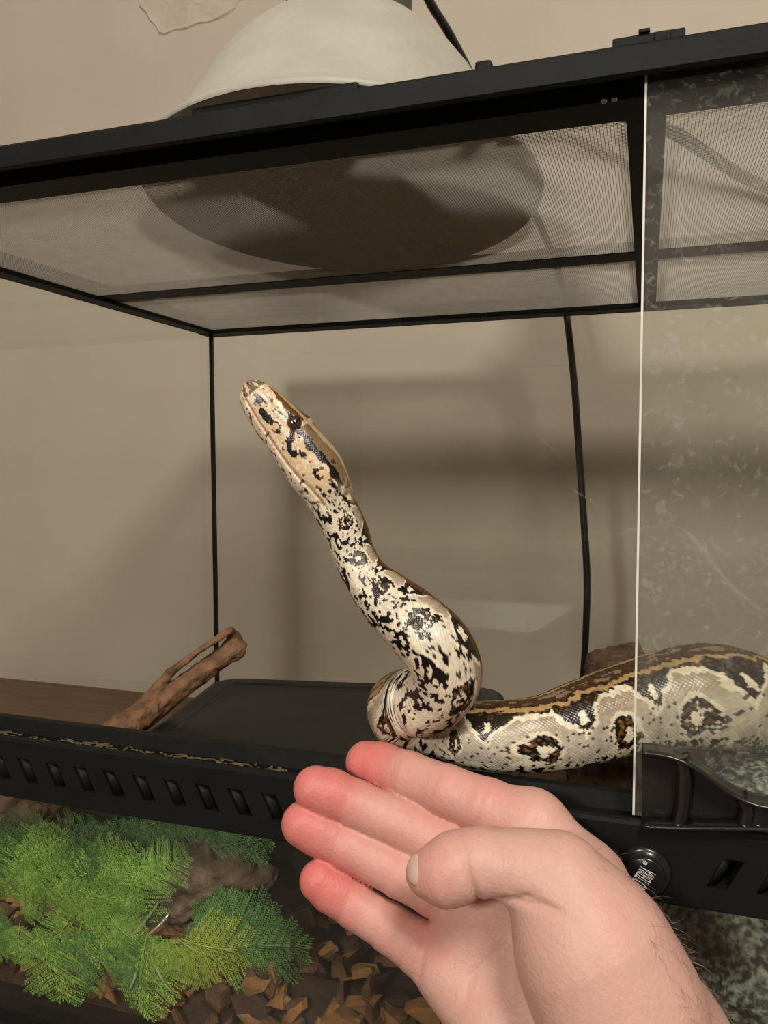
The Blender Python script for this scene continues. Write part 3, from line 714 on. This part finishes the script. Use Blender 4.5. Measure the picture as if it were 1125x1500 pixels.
for k, (p, q) in enumerate((((232, 1322), (186, 1378)), ((248, 1338), (214, 1372)), ((214, 1395), (240, 1440)), ((205, 1400), (190, 1450)))):
    a, b = PY(p[0], p[1], 0.3370 if k < 2 else 0.3270), PY(q[0], q[1], 0.3300 if k < 2 else 0.3240)
    V, F = tube_np(spline(np.array([a, (a+b)/2+np.array([0.002, -0.0015, 0.001]), b]), 12), 0.0007, 6)
    tag(obj_np('plastic_stem', V, F, M['clear'], None, True), 'shiny clear plastic plant stem hanging over the driftwood stub', 'plant stem', 'clear plastic stems by the stub')

# ------------------------------------------------------------------ the snake
def smooth01(a, b, x): t = np.clip((x-a)/(b-a), 0, 1); return t*t*(3-2*t)
def snake():
    U = -DOWN; R_ = RIGHT; A_ = FWD
    # px, py, tank depth, radius in px, dorsal direction (image right, up, away)
    K = [(359, 561, .300, 13, (.74, .62, -.22)), (366, 569, .3005, 21, (.74, .62, -.22)), (380, 586, .302, 28.5, (.74, .62, -.22)), (398, 608, .304, 33, (.75, .62, -.22)), (420, 634, .306, 36.5, (.76, .62, -.22)),
         (444, 664, .308, 40.5, (.78, .60, -.22)), (463, 690, .310, 42.5, (.82, .56, -.14)), (477, 714, .311, 38.5, (.86, .50, -.04)), (488, 740, .312, 34.5, (.90, .42, .10)), (505, 777, .314, 33.5, (.93, .33, .12)),
         (518, 815, .314, 32, (.93, .33, .12)), (536, 848, .313, 35, (.86, .48, .12)), (566, 880, .312, 44, (.76, .62, .12)), (606, 916, .310, 51, (.74, .62, .16)), (640, 953, .309, 54.5, (.93, .30, .22)),
         (652, 988, .312, 53, (.90, -.15, .40)), (636, 1020, .317, 49, (.40, -.45, .80)), (605, 1030, .323, 51, (-.60, -.10, .70)), (588, 1038, .327, 50, (-.90, .30, .30)), (594, 1054, .3295, 47, (-.55, .75, .15)),
         (628, 1067, .337, 45, (-.15, .95, .0)), (670, 1074, .3425, 46, (0, 1, -.15)), (715, 1079, .3425, 50, (0, 1, -.2)), (760, 1079, .344, 52.5, (0, 1, -.2)), (802, 1075, .350, 56, (0, 1, -.2)), (862, 1058, .362, 62, (-.1, 1, -.2)),
         (930, 1036, .376, 66, (-.1, 1, -.2)), (980, 1026, .384, 73, (-.1, 1, -.2)), (1030, 1022, .392, 78, (.05, 1, -.2)), (1078, 1026, .408, 74, (.2, 1, -.1)), (1118, 1044, .440, 66, (.35, .9, 0)), (1150, 1068, .480, 58, (.4, .9, 0)), (1185, 1085, .530, 52, (.2, 1, 0)), (1235, 1092, .575, 44, (0, 1, 0))]
    C = np.array([PY(k[0], k[1], k[2]) for k in K])
    rad = np.array([k[3]*adist(C[i])/FPX for i, k in enumerate(K)])
    D = np.array([R_*k[4][0]+U*k[4][1]+A_*k[4][2] for k in K])
    tail = [(0.190, 0.590, -0.224, 0.0165), (0.245, 0.600, -0.234, 0.0120), (0.300, 0.585, -0.239, 0.0080), (0.335, 0.550, -0.242, 0.0050), (0.350, 0.510, -0.2445, 0.0018)]
    C = np.concatenate([C, np.array([(x, y, H+z) for x, y, z, _ in tail])]); rad = np.r_[rad, [q[3] for q in tail]]
    D = np.concatenate([D, np.tile([0., 0., 1.], (len(tail), 1))])
    S = spline(np.concatenate([C, rad[:, None], D], 1), 6000)
    ln = np.r_[0, np.cumsum(np.linalg.norm(np.diff(S[:, :3], axis=0), axis=1))]
    NB = 136                                             # half scale widths around
    unit = 2*np.pi*np.maximum(S[:, 3], 0.010)/NB
    a_all = np.r_[0, np.cumsum(np.diff(ln)/((unit[1:]+unit[:-1])/2))]
    na = int(a_all[-1]*1.8); nb = NB*2
    aa = np.linspace(0, a_all[-1], na)
    S = np.stack([np.interp(aa, a_all, S[:, k]) for k in range(7)], 1); u = np.interp(aa, a_all, ln)
    c = S[:, :3]; r = S[:, 3]
    sm = np.array(c); T = np.gradient(sm, axis=0); T /= np.linalg.norm(T, axis=1)[:, None]
    D = S[:, 4:7]; D = D-(D*T).sum(1)[:, None]*T; D /= np.linalg.norm(D, axis=1)[:, None]
    Sd = np.cross(T, D)
    HL = 0.064                                            # head length
    hs = u/HL
    # scale lattice
    bb = np.arange(nb)*NB/nb
    Ag, Bg = np.meshgrid(aa, bb, indexing='ij')
    p, q = (Ag+Bg)/2, (Ag-Bg)/2
    ip, iq = np.floor(p), np.floor(q); fp, fq = p-ip, q-iq
    ca, cb = (ip+iq+1.0), (ip-iq)                          # centre of the scale in a, b
    bump = (1-np.abs(2*fp-1)**3)*(1-np.abs(2*fq-1)**3)
    th = Bg*2*np.pi/NB                                     # 0 dorsal
    v = np.abs((Bg+NB/2) % NB-NB/2)/(NB/2)
    cbw = (cb % NB); vc = np.abs((cbw+NB/2) % NB-NB/2)/(NB/2); sidec = np.sign((cbw+NB/2) % NB-NB/2)
    uc = np.interp(ca, a_all if False else aa, u); rc = np.interp(ca, aa, r)
    # belly: broad cross plates
    bel = v > 0.84
    pl = np.floor(Ag/3.2); fpl = Ag/3.2-pl
    bump = np.where(bel, 1-np.abs(2*fpl-1)**4, bump)
    vc = np.where(bel, v, vc); uc2 = np.interp((pl+0.5)*3.2, aa, u); uc = np.where(bel, uc2, uc)
    uc = 0.65*uc+0.35*u[:, None]; vc = 0.65*vc+0.35*v
    hsg = uc/HL
    def hsh(x, y, k): n = np.sin(x*12.9898+y*78.233+k*37.719)*43758.5453; return n-np.floor(n)
    rnd = hsh(ca, cbw, 1); rnd2 = hsh(ca, cbw, 2)
    # cross section: slightly flattened belly; head is flatter on top and wide at the jaw
    ex = np.ones_like(v)
    head = (1-smooth01(0.90, 1.25, hs))[:, None]
    up = np.cos(th); sd = np.sin(th)
    body_k = np.where(up < -0.55, 1-0.10*((-up-0.55)/0.45), 1.0)
    sq = (np.abs(up)**2.6+np.abs(sd)**2.6)**(-1/2.6)       # boxier head section
    k = body_k*(1-head)+sq*head*0.95
    rr = r[:, None]*k
    # head relief: brow ridge, eye socket, lip line, cheek
    hh = hs[:, None]
    g = lambda x, m, s: np.exp(-((x-m)/s)**2)
    rel = 0.0014*g(hh, .43, .09)*g(v, .20, .05)-0.0008*g(hh, .25, .12)*g(v, .27, .06)+0.0013*g(hh, .85, .13)*g(v, .42, .16)
    rel = rel-0.0026*g(v, .635-.02*np.cos(hh*6), .016)*smooth01(.0, .06, hh)*(1-smooth01(.93, 1.02, hh))
    rel = rel-0.0007*g(hh, .10, .025)*g(v, .26, .035)
    rr = rr+rel+bump*np.minimum(r[:, None]*0.026, 0.00046)*np.where(hh < 0.9, 0.75, 1.0)
    round_ = np.sqrt(np.clip(1-(1-np.clip(hs/0.10, 0, 1))**2, 0, 1))[:, None]
    rr = rr*(0.02+0.98*np.where(hs[:, None] < 0.10, round_**0.6, 1))
    V = c[:, None]+rr[..., None]*(up[..., None]*D[:, None]+sd[..., None]*Sd[:, None])
    # ---------------- colours, one per scale
    Pper = np.where(uc < 0.20, 0.0185+0.0165*smooth01(0.10, 0.20, uc), 0.035+0.018*smooth01(0.25, 0.55, uc))
    uu = np.linspace(0, u[-1]+0.01, 2000); pp = np.where(uu < 0.20, 0.0185+0.0165*smooth01(0.10, 0.20, uu), 0.035+0.018*smooth01(0.25, 0.55, uu))
    ph = np.r_[0, np.cumsum(np.diff(uu)/pp[1:])]
    # phase anchored so that an eye spot sits where the photo has one
    anch = u[np.argmin(np.linalg.norm(c-PY(777, 1078, .346), axis=1))]
    phi = np.interp(uc, uu, ph)-np.interp(anch, uu, ph)
    q3 = np.stack([uc*170, vc*9*sidec, sidec*5.0], -1)
    n1 = fbm(q3, 11, 2); n2 = fbm(q3*2.1, 23, 2); n3 = fbm(np.stack([uc*520, vc*26*sidec, sidec*5.0], -1), 31, 2)
    x = (phi+0.05*n1+0.5) % 1.0-0.5; vv = vc+0.025*n2
    ax = np.abs(x)
    def mixc(base, col, m): m = np.clip(m, 0, 1)[..., None]; return base*(1-m)+np.array(col)*m
    lin = lambda r_, g_, b_: np.array(srgb(r_, g_, b_)[:3])
    CREAM = lin(232, 220, 194); PALE = lin(200, 188, 168); TAN = lin(158, 138, 112); DARK = lin(34, 25, 19); BROWN = lin(112, 78, 44); BLACK = lin(18, 14, 12); GREY = lin(176, 166, 150); PINK = lin(226, 190, 170)
    col = np.ones(v.shape+(3,))*PALE
    col = mixc(col, GREY, (n1 > 0)*0.6)
    vs_ = 0.155+0.23*np.clip((ax-0.19)/0.31, 0, 1)**0.85
    col = mixc(col, TAN, (1-smooth01(0.22, 0.42, vv))*0.9)                 # arches
    col = mixc(col, CREAM, (vv > vs_)*(vv < vs_+0.045)*0.9)
    dm = (vv < vs_)
    col = mixc(col, DARK, dm*1.0)
    col = mixc(col, BROWN, dm*(rnd > 0.80)*0.5*(vv < 0.2))
    col = mixc(col, lin(176, 146, 98), (np.abs(vv-0.105-0.02*n1) < 0.022)*0.9)
    col = mixc(col, lin(72, 50, 30), (vv < 0.075)*0.85); col = mixc(col, TAN, (vv < 0.05)*(n1 > .25)*0.6)
    col = mixc(col, CREAM, dm*((ax > 0.44)*(np.abs(vv-0.275) < 0.042))*1.0)
    # eye spots
    e = np.sqrt((x/0.19)**2+((vv-0.475)/0.125)**2)+0.22*n2
    col = mixc(col, BLACK, (e < 1.0)*(e > 0.34)*(rnd < 0.80)); col = mixc(col, BROWN, (e < 0.85)*(e > 0.45)*(rnd2 > 0.62)*0.9)
    col = mixc(col, CREAM, (e < 0.36)); col = mixc(col, CREAM, (e > 1.0)*(e < 1.28)*0.75)
    # peppering
    col = mixc(col, BLACK, ((rnd > 0.90)*(vv > 0.34)*(vv < 0.66))*0.9)
    low = (vv > 0.60+0.04*n1)
    col = mixc(col, CREAM, low*0.85); col = mixc(col, BLACK, (n3 > 0.15)*(vv > 0.62)*(vv < 0.84))
    col = mixc(col, PINK, (vv > 0.84)*0.6); col = mixc(col, lin(60, 40, 36), (fbm(np.stack([uc*300, v*14, sidec*3.0], -1), 41, 1) > 0.38)*(vv > 0.83))
    neck = (1-smooth01(0.17, 0.20, uc))
    col = mixc(col, CREAM, neck*(vv > 0.30)*0.55*(e > 1.0)*(col.sum(-1) > .25)); col = mixc(col, BLACK, neck*(n3 > 0.42)*(vv > 0.30)*(vv < 0.9))
    nk = neck*(vv < 0.20)*(uc > HL)
    col = mixc(col, lin(92, 60, 30), nk*0.75*(vv > .06)); col = mixc(col, lin(190, 160, 100), nk*(vv < 0.06))
    # head
    hm = (hsg < 1.0)
    hc = np.ones(v.shape+(3,))*lin(214, 186, 148); hc = mixc(hc, PINK, (n1 > 0.15)*0.5); hc = mixc(hc, CREAM, (n2 > 0.2)*0.6)
    nn = 0.03*n2
    hc = mixc(hc, lin(110, 76, 40), (hsg > .12)*(hsg < .44)*(vv > .07)*(vv < .10+.17*np.clip((hsg-.08)/.3, 0, 1)))
    hc = mixc(hc, lin(128, 104, 76), (hsg > .47)*(hsg < .92)*(vv > .09)*(vv < .27))
    hc = mixc(hc, lin(205, 178, 130), (vv < .075)*1.0)
    line = 0.285+0.05*(hsg-.45)
    hc = mixc(hc, BLACK, (hsg > .44)*(hsg < .90)*(np.abs(vv-line) < .030+.012*hsg))
    hc = mixc(hc, BLACK, (np.abs(hsg-.455-.25*(vv-.3)-nn) < .030)*(vv > .27)*(vv < .50))
    hc = mixc(hc, BLACK, ((hsg-.55)/.06)**2+((vv-.505)/.045)**2 < 1+2*n2)
    hc = mixc(hc, BLACK, ((hsg-.27)/.075)**2+((vv-.49)/.06)**2 < 1+2.2*n2)
    hc = mixc(hc, BLACK, ((hsg-.17)/.05)**2+((vv-.42)/.04)**2 < .8+2.2*n2)
    hc = mixc(hc, BLACK, ((hsg-.40)/.03)**2+((vv-.50)/.035)**2 < 1+2*n2)
    hc = mixc(hc, BLACK, ((hsg-.61)/.03)**2+((vv-.43)/.03)**2 < 1+1.5*n2)
    hc = mixc(hc, BLACK, ((hsg-.76)/.06)**2+((vv-.47)/.025)**2 < 1+2*n2)
    hc = mixc(hc, DARK, (hsg < .09)*(n2 > -.15)*(vv < .65)*.8)
    hc = mixc(hc, BLACK, (hsg > .86)*(hsg < 1.02)*(vv > .30)*(vv < .56)*(n3 > 0.05))
    hc = mixc(hc, BLACK, (n3 > .62)*(vv > .2)*.8)
    hc = mixc(hc, CREAM, (vv > .68)*.7); hc = mixc(hc, DARK, (vv > .66)*(n3 > .48)*.8)
    hw = (1-smooth01(.84, 1.04, hsg+0.05*n1))[..., None]
    col = hc*hw+col*(1-hw)
    col = col*(0.86+0.28*rnd[..., None]*(1-bel[..., None]))
    i = np.arange(na-1)[:, None]; j = np.arange(nb)[None, :]; jn = (j+1) % nb
    F = np.stack([i*nb+j, (i+1)*nb+j, (i+1)*nb+jn, i*nb+jn], -1).reshape(-1, 4)
    Vf = V.reshape(-1, 3); cf = col.reshape(-1, 3)
    t = empty('snake', tuple(c[-1])); t.location.z = c[-1][2]-r[-1]
    tag(t, 'tan boa with dark saddles and spots raising its head above the open hand', 'snake')
    FL = F.tolist(); FL.append(list(range(nb))); FL.append([(na-1)*nb+k_ for k_ in range(nb)][::-1])
    m = attr_mat('snake_scales', 0.28, 0.50, 0.0, 900, 0.0, 0.10)
    obj_np('body', Vf, FL, m, t, True, {'pattern': cf})
    # eyes, nostrils
    ie = np.argmin(np.abs(hs-0.425))
    meye = mat('snake_eye', (0.030, 0.016, 0.012, 1), (0.075, 0.042, 0.030, 1), 500, 0.08, coat=1.0)
    mpup = mat('snake_pupil', (0.004, 0.003, 0.003, 1), None, 10, 0.06, coat=1.0)
    cent = c[ie]; toward = -FWD
    for s in (1, -1):
        t_ = 2*np.pi*0.255/2*s
        dirn = math.cos(t_)*D[ie]+math.sin(t_)*Sd[ie]
        dirn = dirn/np.linalg.norm(dirn)
        ec = cent+dirn*r[ie]*0.93
        bm = bmesh.new(); bmesh.ops.create_uvsphere(bm, u_segments=28, v_segments=18, radius=0.0034)
        bmesh.ops.translate(bm, verts=bm.verts, vec=Vector(ec)); eye = obj_bm('eye', bm, meye, t, True)
        bm = bmesh.new(); bmesh.ops.create_uvsphere(bm, u_segments=16, v_segments=10, radius=1.0)
        X_ = T[ie]*0.0007; Y_ = np.cross(dirn, T[ie])*0.0020; Z_ = dirn*0.0005; pc = ec+dirn*0.0031
        for w in bm.verts: w.co = Vector(pc+X_*w.co.x+Y_*w.co.y+Z_*w.co.z)
        pu = obj_bm('pupil', bm, mpup, None, True); pu.parent = eye; pu.matrix_parent_inverse = Matrix.Identity(4)
    print('SNAKE', na, nb, len(Vf), u[-1])
snake()

# ------------------------------------------------------------------ the hand
def hand():
    h = 0.00085
    toc = lambda px, py, d: np.array([(px-562.5)*d/FPX, (py-750)*d/FPX, d])
    def nd(px, py, d, rp): return (toc(px, py, d), rp*d/FPX)
    fingers = [
        [nd(537, 1117, .3385, 31), nd(560, 1122, .3350, 32.5), nd(598, 1135, .326, 33), nd(655, 1158, .315, 36), nd(715, 1182, .307, 40), nd(775, 1208, .300, 45)],
        [nd(462, 1155, .322, 32.5), nd(485, 1162, .322, 34), nd(522, 1178, .321, 33.5), nd(600, 1213, .316, 36), nd(665, 1243, .310, 39), nd(735, 1275, .303, 44)],
        [nd(445, 1207, .321, 33), nd(466, 1217, .321, 34), nd(510, 1240, .319, 33), nd(585, 1276, .313, 36), nd(640, 1303, .308, 39), nd(705, 1335, .302, 44)],
        [nd(469, 1290, .316, 30.5), nd(487, 1303, .316, 32), nd(522, 1327, .314, 32), nd(572, 1359, .310, 34), nd(615, 1388, .306, 38), nd(665, 1422, .301, 46)]]
    creases = [[(588, 1131), (597, 1135), (648, 1155), (712, 1182)], [(511, 1173), (591, 1209), (599, 1213), (668, 1245)], [(497, 1233), (571, 1269), (578, 1272), (645, 1306)], [(511, 1319), (560, 1351), (603, 1380)]]
    thumb = [nd(624, 1280, .273, 30), nd(650, 1279, .271, 44), nd(672, 1269, .270, 46.5), nd(705, 1262, .269, 44.5), nd(760, 1269, .266, 48), nd(818, 1289, .264, 61)]
    allp = [p for f in fingers for p in f]+thumb
    lo = np.min([p[0]-p[1] for p in allp], 0)-0.01; hi = np.max([p[0]+p[1] for p in allp], 0)+0.01
    hi = np.maximum(hi, np.array([0.135, 0.300, 0.345])); lo[2] = 0.185
    def build(chain, k, cr=None):
        S = SDF(lo, hi, h)
        for a, b in zip(chain, chain[1:]): S.cone(a[0], b[0], a[1], b[1], k, m=0.010)
        return S
    S = SDF(lo, hi, h)
    crease_pts = []
    for f, cr in zip(fingers, creases):
        G = build(f, 0.002)
        for (px, py) in cr:
            P = np.array([q[0] for q in f]); d = [np.hypot(px-(562.5+FPX*q[0]/q[2]), py-(750+FPX*q[1]/q[2])) for q in P]
            i = int(np.argmin(d)); dep = P[i][2]; cpt = toc(px, py, dep)
            tdir = P[min(i+1, len(P)-1)]-P[max(i-1, 0)]; tdir /= np.linalg.norm(tdir)
            crease_pts.append((cpt, tdir, f[i][1]))
            sl, X = G.block(cpt[None], f[i][1]+0.002, 0.001)
            dd = (X-cpt)@tdir
            G.F[sl] += (0.00055*np.exp(-(dd/0.0007)**2)*np.clip((cpt[2]-X[..., 2])/0.004, 0, 1)).astype(np.float32)
        S.F = np.minimum(S.F, G.F)
    # palm and wrist
    PAL = SDF(lo, hi, h)
    def pc(a, b, k=0.010): PAL.cone(a[0], b[0], a[1], b[1], k, m=0.016)
    wr = nd(945, 1530, .262, 106)
    for a, b in ((nd(780, 1212, .302, 46), nd(850, 1300, .288, 62)), (nd(738, 1278, .303, 45), nd(850, 1390, .288, 62)), (nd(708, 1338, .302, 45), nd(820, 1450, .285, 66)), (nd(668, 1424, .300, 47), nd(760, 1540, .284, 76)),
                 (nd(780, 1212, .302, 46), nd(738, 1278, .303, 45)), (nd(738, 1278, .303, 45), nd(708, 1338, .302, 45)), (nd(708, 1338, .302, 45), nd(668, 1424, .300, 47)),
                 (nd(850, 1300, .288, 62), wr), (nd(850, 1390, .288, 62), wr), (nd(760, 1540, .284, 76), nd(850, 1640, .268, 96)),
                 (nd(742, 1480, .292, 70), nd(850, 1450, .288, 66)), (wr, nd(1000, 1640, .252, 118)), (nd(850, 1640, .268, 96), nd(960, 1760, .246, 110)), (nd(1000, 1640, .252, 118), nd(1085, 1860, .232, 124)), (nd(960, 1760, .246, 110), nd(1060, 1900, .230, 118))): pc(a, b)
    # fill the palm between the finger roots
    hh = np.clip(0.5+0.5*(PAL.F-S.F)/0.004, 0, 1); S.F = PAL.F*(1-hh)+S.F*hh-0.004*hh*(1-hh)
    TH = SDF(lo, hi, h)
    def tc(a, b, k=0.004): TH.cone(a[0], b[0], a[1], b[1], k, m=0.014)
    for a, b in zip(thumb, thumb[1:]): tc(a, b)
    tc(nd(815, 1288, .264, 60), nd(862, 1380, .260, 104), 0.008); tc(nd(862, 1380, .260, 104), nd(905, 1470, .257, 112), 0.010); tc(nd(905, 1470, .257, 112), nd(945, 1560, .255, 112), 0.010)
    for (px, py, dep, td, dp) in ((664, 1240, .262, (1, -.5), .0006), (676, 1236, .262, (1, -.4), .0006), (694, 1300, .262, (1, -.35), .0018), (745, 1322, .256, (.55, .9), .0014), (768, 1330, .250, (.10, .99), .0013), (790, 1328, .247, (-.15, .99), .0009)):
        cpt = toc(px, py, dep); sl, X = TH.block(cpt[None], 0.013, 0.0)
        t_ = np.array([td[0], td[1], 0]); t_ /= np.linalg.norm(t_); dd = (X-cpt)@t_
        TH.F[sl] += (dp*np.exp(-(dd/0.0009)**2)*np.exp(-(np.linalg.norm(X-cpt, axis=-1)/0.010)**4)).astype(np.float32)
    hh = np.clip(0.5+0.5*(TH.F-S.F)/0.003, 0, 1); S.F = TH.F*(1-hh)+S.F*hh-0.003*hh*(1-hh)
    # palm lines
    def line(pts, dp, w):
        for a, b in zip(pts, pts[1:]):
            A, B = toc(*a), toc(*b); sl, X = S.block(np.stack([A, B]), 0.012, 0)
            d = B-A; t = np.clip(((X-A)@d)/(d@d), 0, 1); q = X-A-t[..., None]*d; q[..., 2] *= 0.15
            S.F[sl] = np.maximum(S.F[sl], S.F[sl]+(dp*np.exp(-((q**2).sum(-1))/w**2)*(np.abs(S.F[sl]) < 0.004)).astype(np.float32))
    line([(725, 1182, .292), (700, 1215, .292), (690, 1240, .292)], .0007, .0010)
    line([(790, 1195, .290), (778, 1220, .288)], .0007, .0010)
    line([(612, 1440, .292), (622, 1395, .292), (628, 1355, .292)], .0008, .0011)
    line([(655, 1500, .288), (690, 1420, .289), (735, 1375, .288)], .0006, .0011)
    line([(725, 1500, .284), (745, 1450, .284), (755, 1410, .284)], .0006, .0011)
    V, F = surface_nets(S.F, lo, h)
    # drop loose crumbs, smooth a little
    nv = len(V); E = np.concatenate([F[:, [0, 1]], F[:, [1, 2]], F[:, [2, 3]], F[:, [3, 0]]])
    for it in range(3):
        A = np.zeros_like(V); n = np.zeros(nv)
        np.add.at(A, E[:, 0], V[E[:, 1]]); np.add.at(A, E[:, 1], V[E[:, 0]]); np.add.at(n, E[:, 0], 1); np.add.at(n, E[:, 1], 1)
        V = V*0.5+0.5*A/np.maximum(n, 1)[:, None]
    # skin tone: redder at the tips, in the creases and along the finger sides
    base = np.array(srgb(208, 164, 151)[:3]); red = np.array(srgb(210, 108, 104)[:3])
    w = np.zeros(nv)
    for f in fingers:
        w = np.maximum(w, np.exp(-(np.linalg.norm(V-f[0][0], axis=1)/0.021)**2))
        for q in f[2:5]: w = np.maximum(w, 0.38*np.exp(-(np.linalg.norm(V-q[0], axis=1)/0.016)**2))
    w = np.maximum(w, 0.35*np.exp(-(np.linalg.norm(V-thumb[0][0], axis=1)/0.018)**2))
    n = fbm(V*70, 3, 3); w = np.clip(w+0.10*n, 0, 1)
    col = base*(1-w[:, None])+red*w[:, None]
    W = ORG+V@CM.T
    m = attr_mat('skin', 0.46, 0.38, 0.30, 700, 0.22, 0.07)
    o = obj_np('person', W, F, m, None, True, {'pattern': col})
    tag(o, 'open right hand held palm up with fingers together beneath the snake', 'person')
    # thumb nail: a thin curved plate over the tip
    mn = mat('thumb_nail', (0.60, 0.39, 0.33, 1), (0.66, 0.45, 0.38, 1), 60, 0.25, coat=0.3)
    c = thumb[0][0]*0.7+thumb[1][0]*0.3; r0 = thumb[0][1]*0.7+thumb[1][1]*0.3
    ax = thumb[0][0]-thumb[2][0]; ax /= np.linalg.norm(ax)
    nr = np.array([-0.78, -0.42, -0.46]); nr /= np.linalg.norm(nr)
    ay = np.cross(nr, ax); ay /= np.linalg.norm(ay); ax2 = np.cross(ay, nr)
    VV, FF = [], []; nu, nw = 11, 11
    for layer in (0.0009, 0.0002):
        for i in range(nu):
            for j in range(nw):
                s, t = -1+2*i/(nu-1), -1+2*j/(nw-1)
                k_ = max(abs(s), abs(t)); l_ = math.hypot(s, t) or 1; s2, t2 = s*k_/l_, t*k_/l_
                a, b = s2*0.55, t2*0.72
                d = nr*math.cos(math.hypot(a, b))+ax2*math.sin(a)*0.95+ay*math.sin(b)*0.95; d /= np.linalg.norm(d)
                VV.append(ORG+CM@(c+d*(r0+layer-0.0004*(math.hypot(s2, t2) > .9))))
    g_ = lambda L_, i, j: L_*nu*nw+i*nw+j
    for i in range(nu-1):
        for j in range(nw-1):
            FF.append((g_(0, i, j), g_(0, i+1, j), g_(0, i+1, j+1), g_(0, i, j+1))); FF.append((g_(1, i, j), g_(1, i, j+1), g_(1, i+1, j+1), g_(1, i+1, j)))
    rim = [(i, 0) for i in range(nu)]+[(nu-1, j) for j in range(1, nw)]+[(i, nw-1) for i in range(nu-2, -1, -1)]+[(0, j) for j in range(nw-2, 0, -1)]
    for a, b in zip(rim, rim[1:]+rim[:1]): FF.append((g_(0, *a), g_(1, *a), g_(1, *b), g_(0, *b)))
    obj_np('thumb_nail', VV, FF, mn, o, True)
    # fine hairs along the outer wrist
    N = np.zeros_like(V); fn = np.cross(V[F[:, 1]]-V[F[:, 0]], V[F[:, 2]]-V[F[:, 0]])
    for k in range(4): np.add.at(N, F[:, k], fn)
    N /= np.linalg.norm(N, axis=1)[:, None]+1e-12
    ppx = 562.5+FPX*V[:, 0]/V[:, 2]; ppy = 750+FPX*V[:, 1]/V[:, 2]
    cand = np.where((ppx > 800) & (ppy > 1240) & (ppy < 1640) & (N[:, 0] > 0.45) & (N[:, 2] < 0.55))[0]
    HV, HF = [], []
    if len(cand):
        for i in RNG.choice(cand, 380):
            p = V[i]; d = N[i]*0.5+np.array([0.15, 0.75, -0.1])*0.9+RNG.normal(0, 0.28, 3); d /= np.linalg.norm(d); Lh = 0.004+0.006*RNG.random()
            sdv = np.cross(d, [0, 0, 1]); sdv = sdv/np.linalg.norm(sdv)*0.000055; bend = N[i]*-0.0015
            pts = [p-N[i]*0.0004, p+d*Lh*0.5, p+d*Lh+bend]
            b0 = len(HV)
            for k, q in enumerate(pts):
                wd = (1, 0.8, 0.2)[k]; n3_ = np.cross(sdv, d)
                for e in (sdv*wd, -sdv*wd*0.5+n3_*0.8*wd, -sdv*wd*0.5-n3_*0.8*wd): HV.append(ORG+CM@(q+e))
            for k in range(2):
                for e in range(3): HF.append((b0+k*3+e, b0+k*3+(e+1) % 3, b0+k*3+3+(e+1) % 3, b0+k*3+3+e))
    if HV:
        ho = obj_np('arm_hair', HV, HF, mat('arm_hair', (0.10, 0.06, 0.035, 1), (0.20, 0.12, 0.07, 1), 90, 0.5), o); tag(ho, kind='stuff')
    print('HAND', nv, len(cand))
hand()
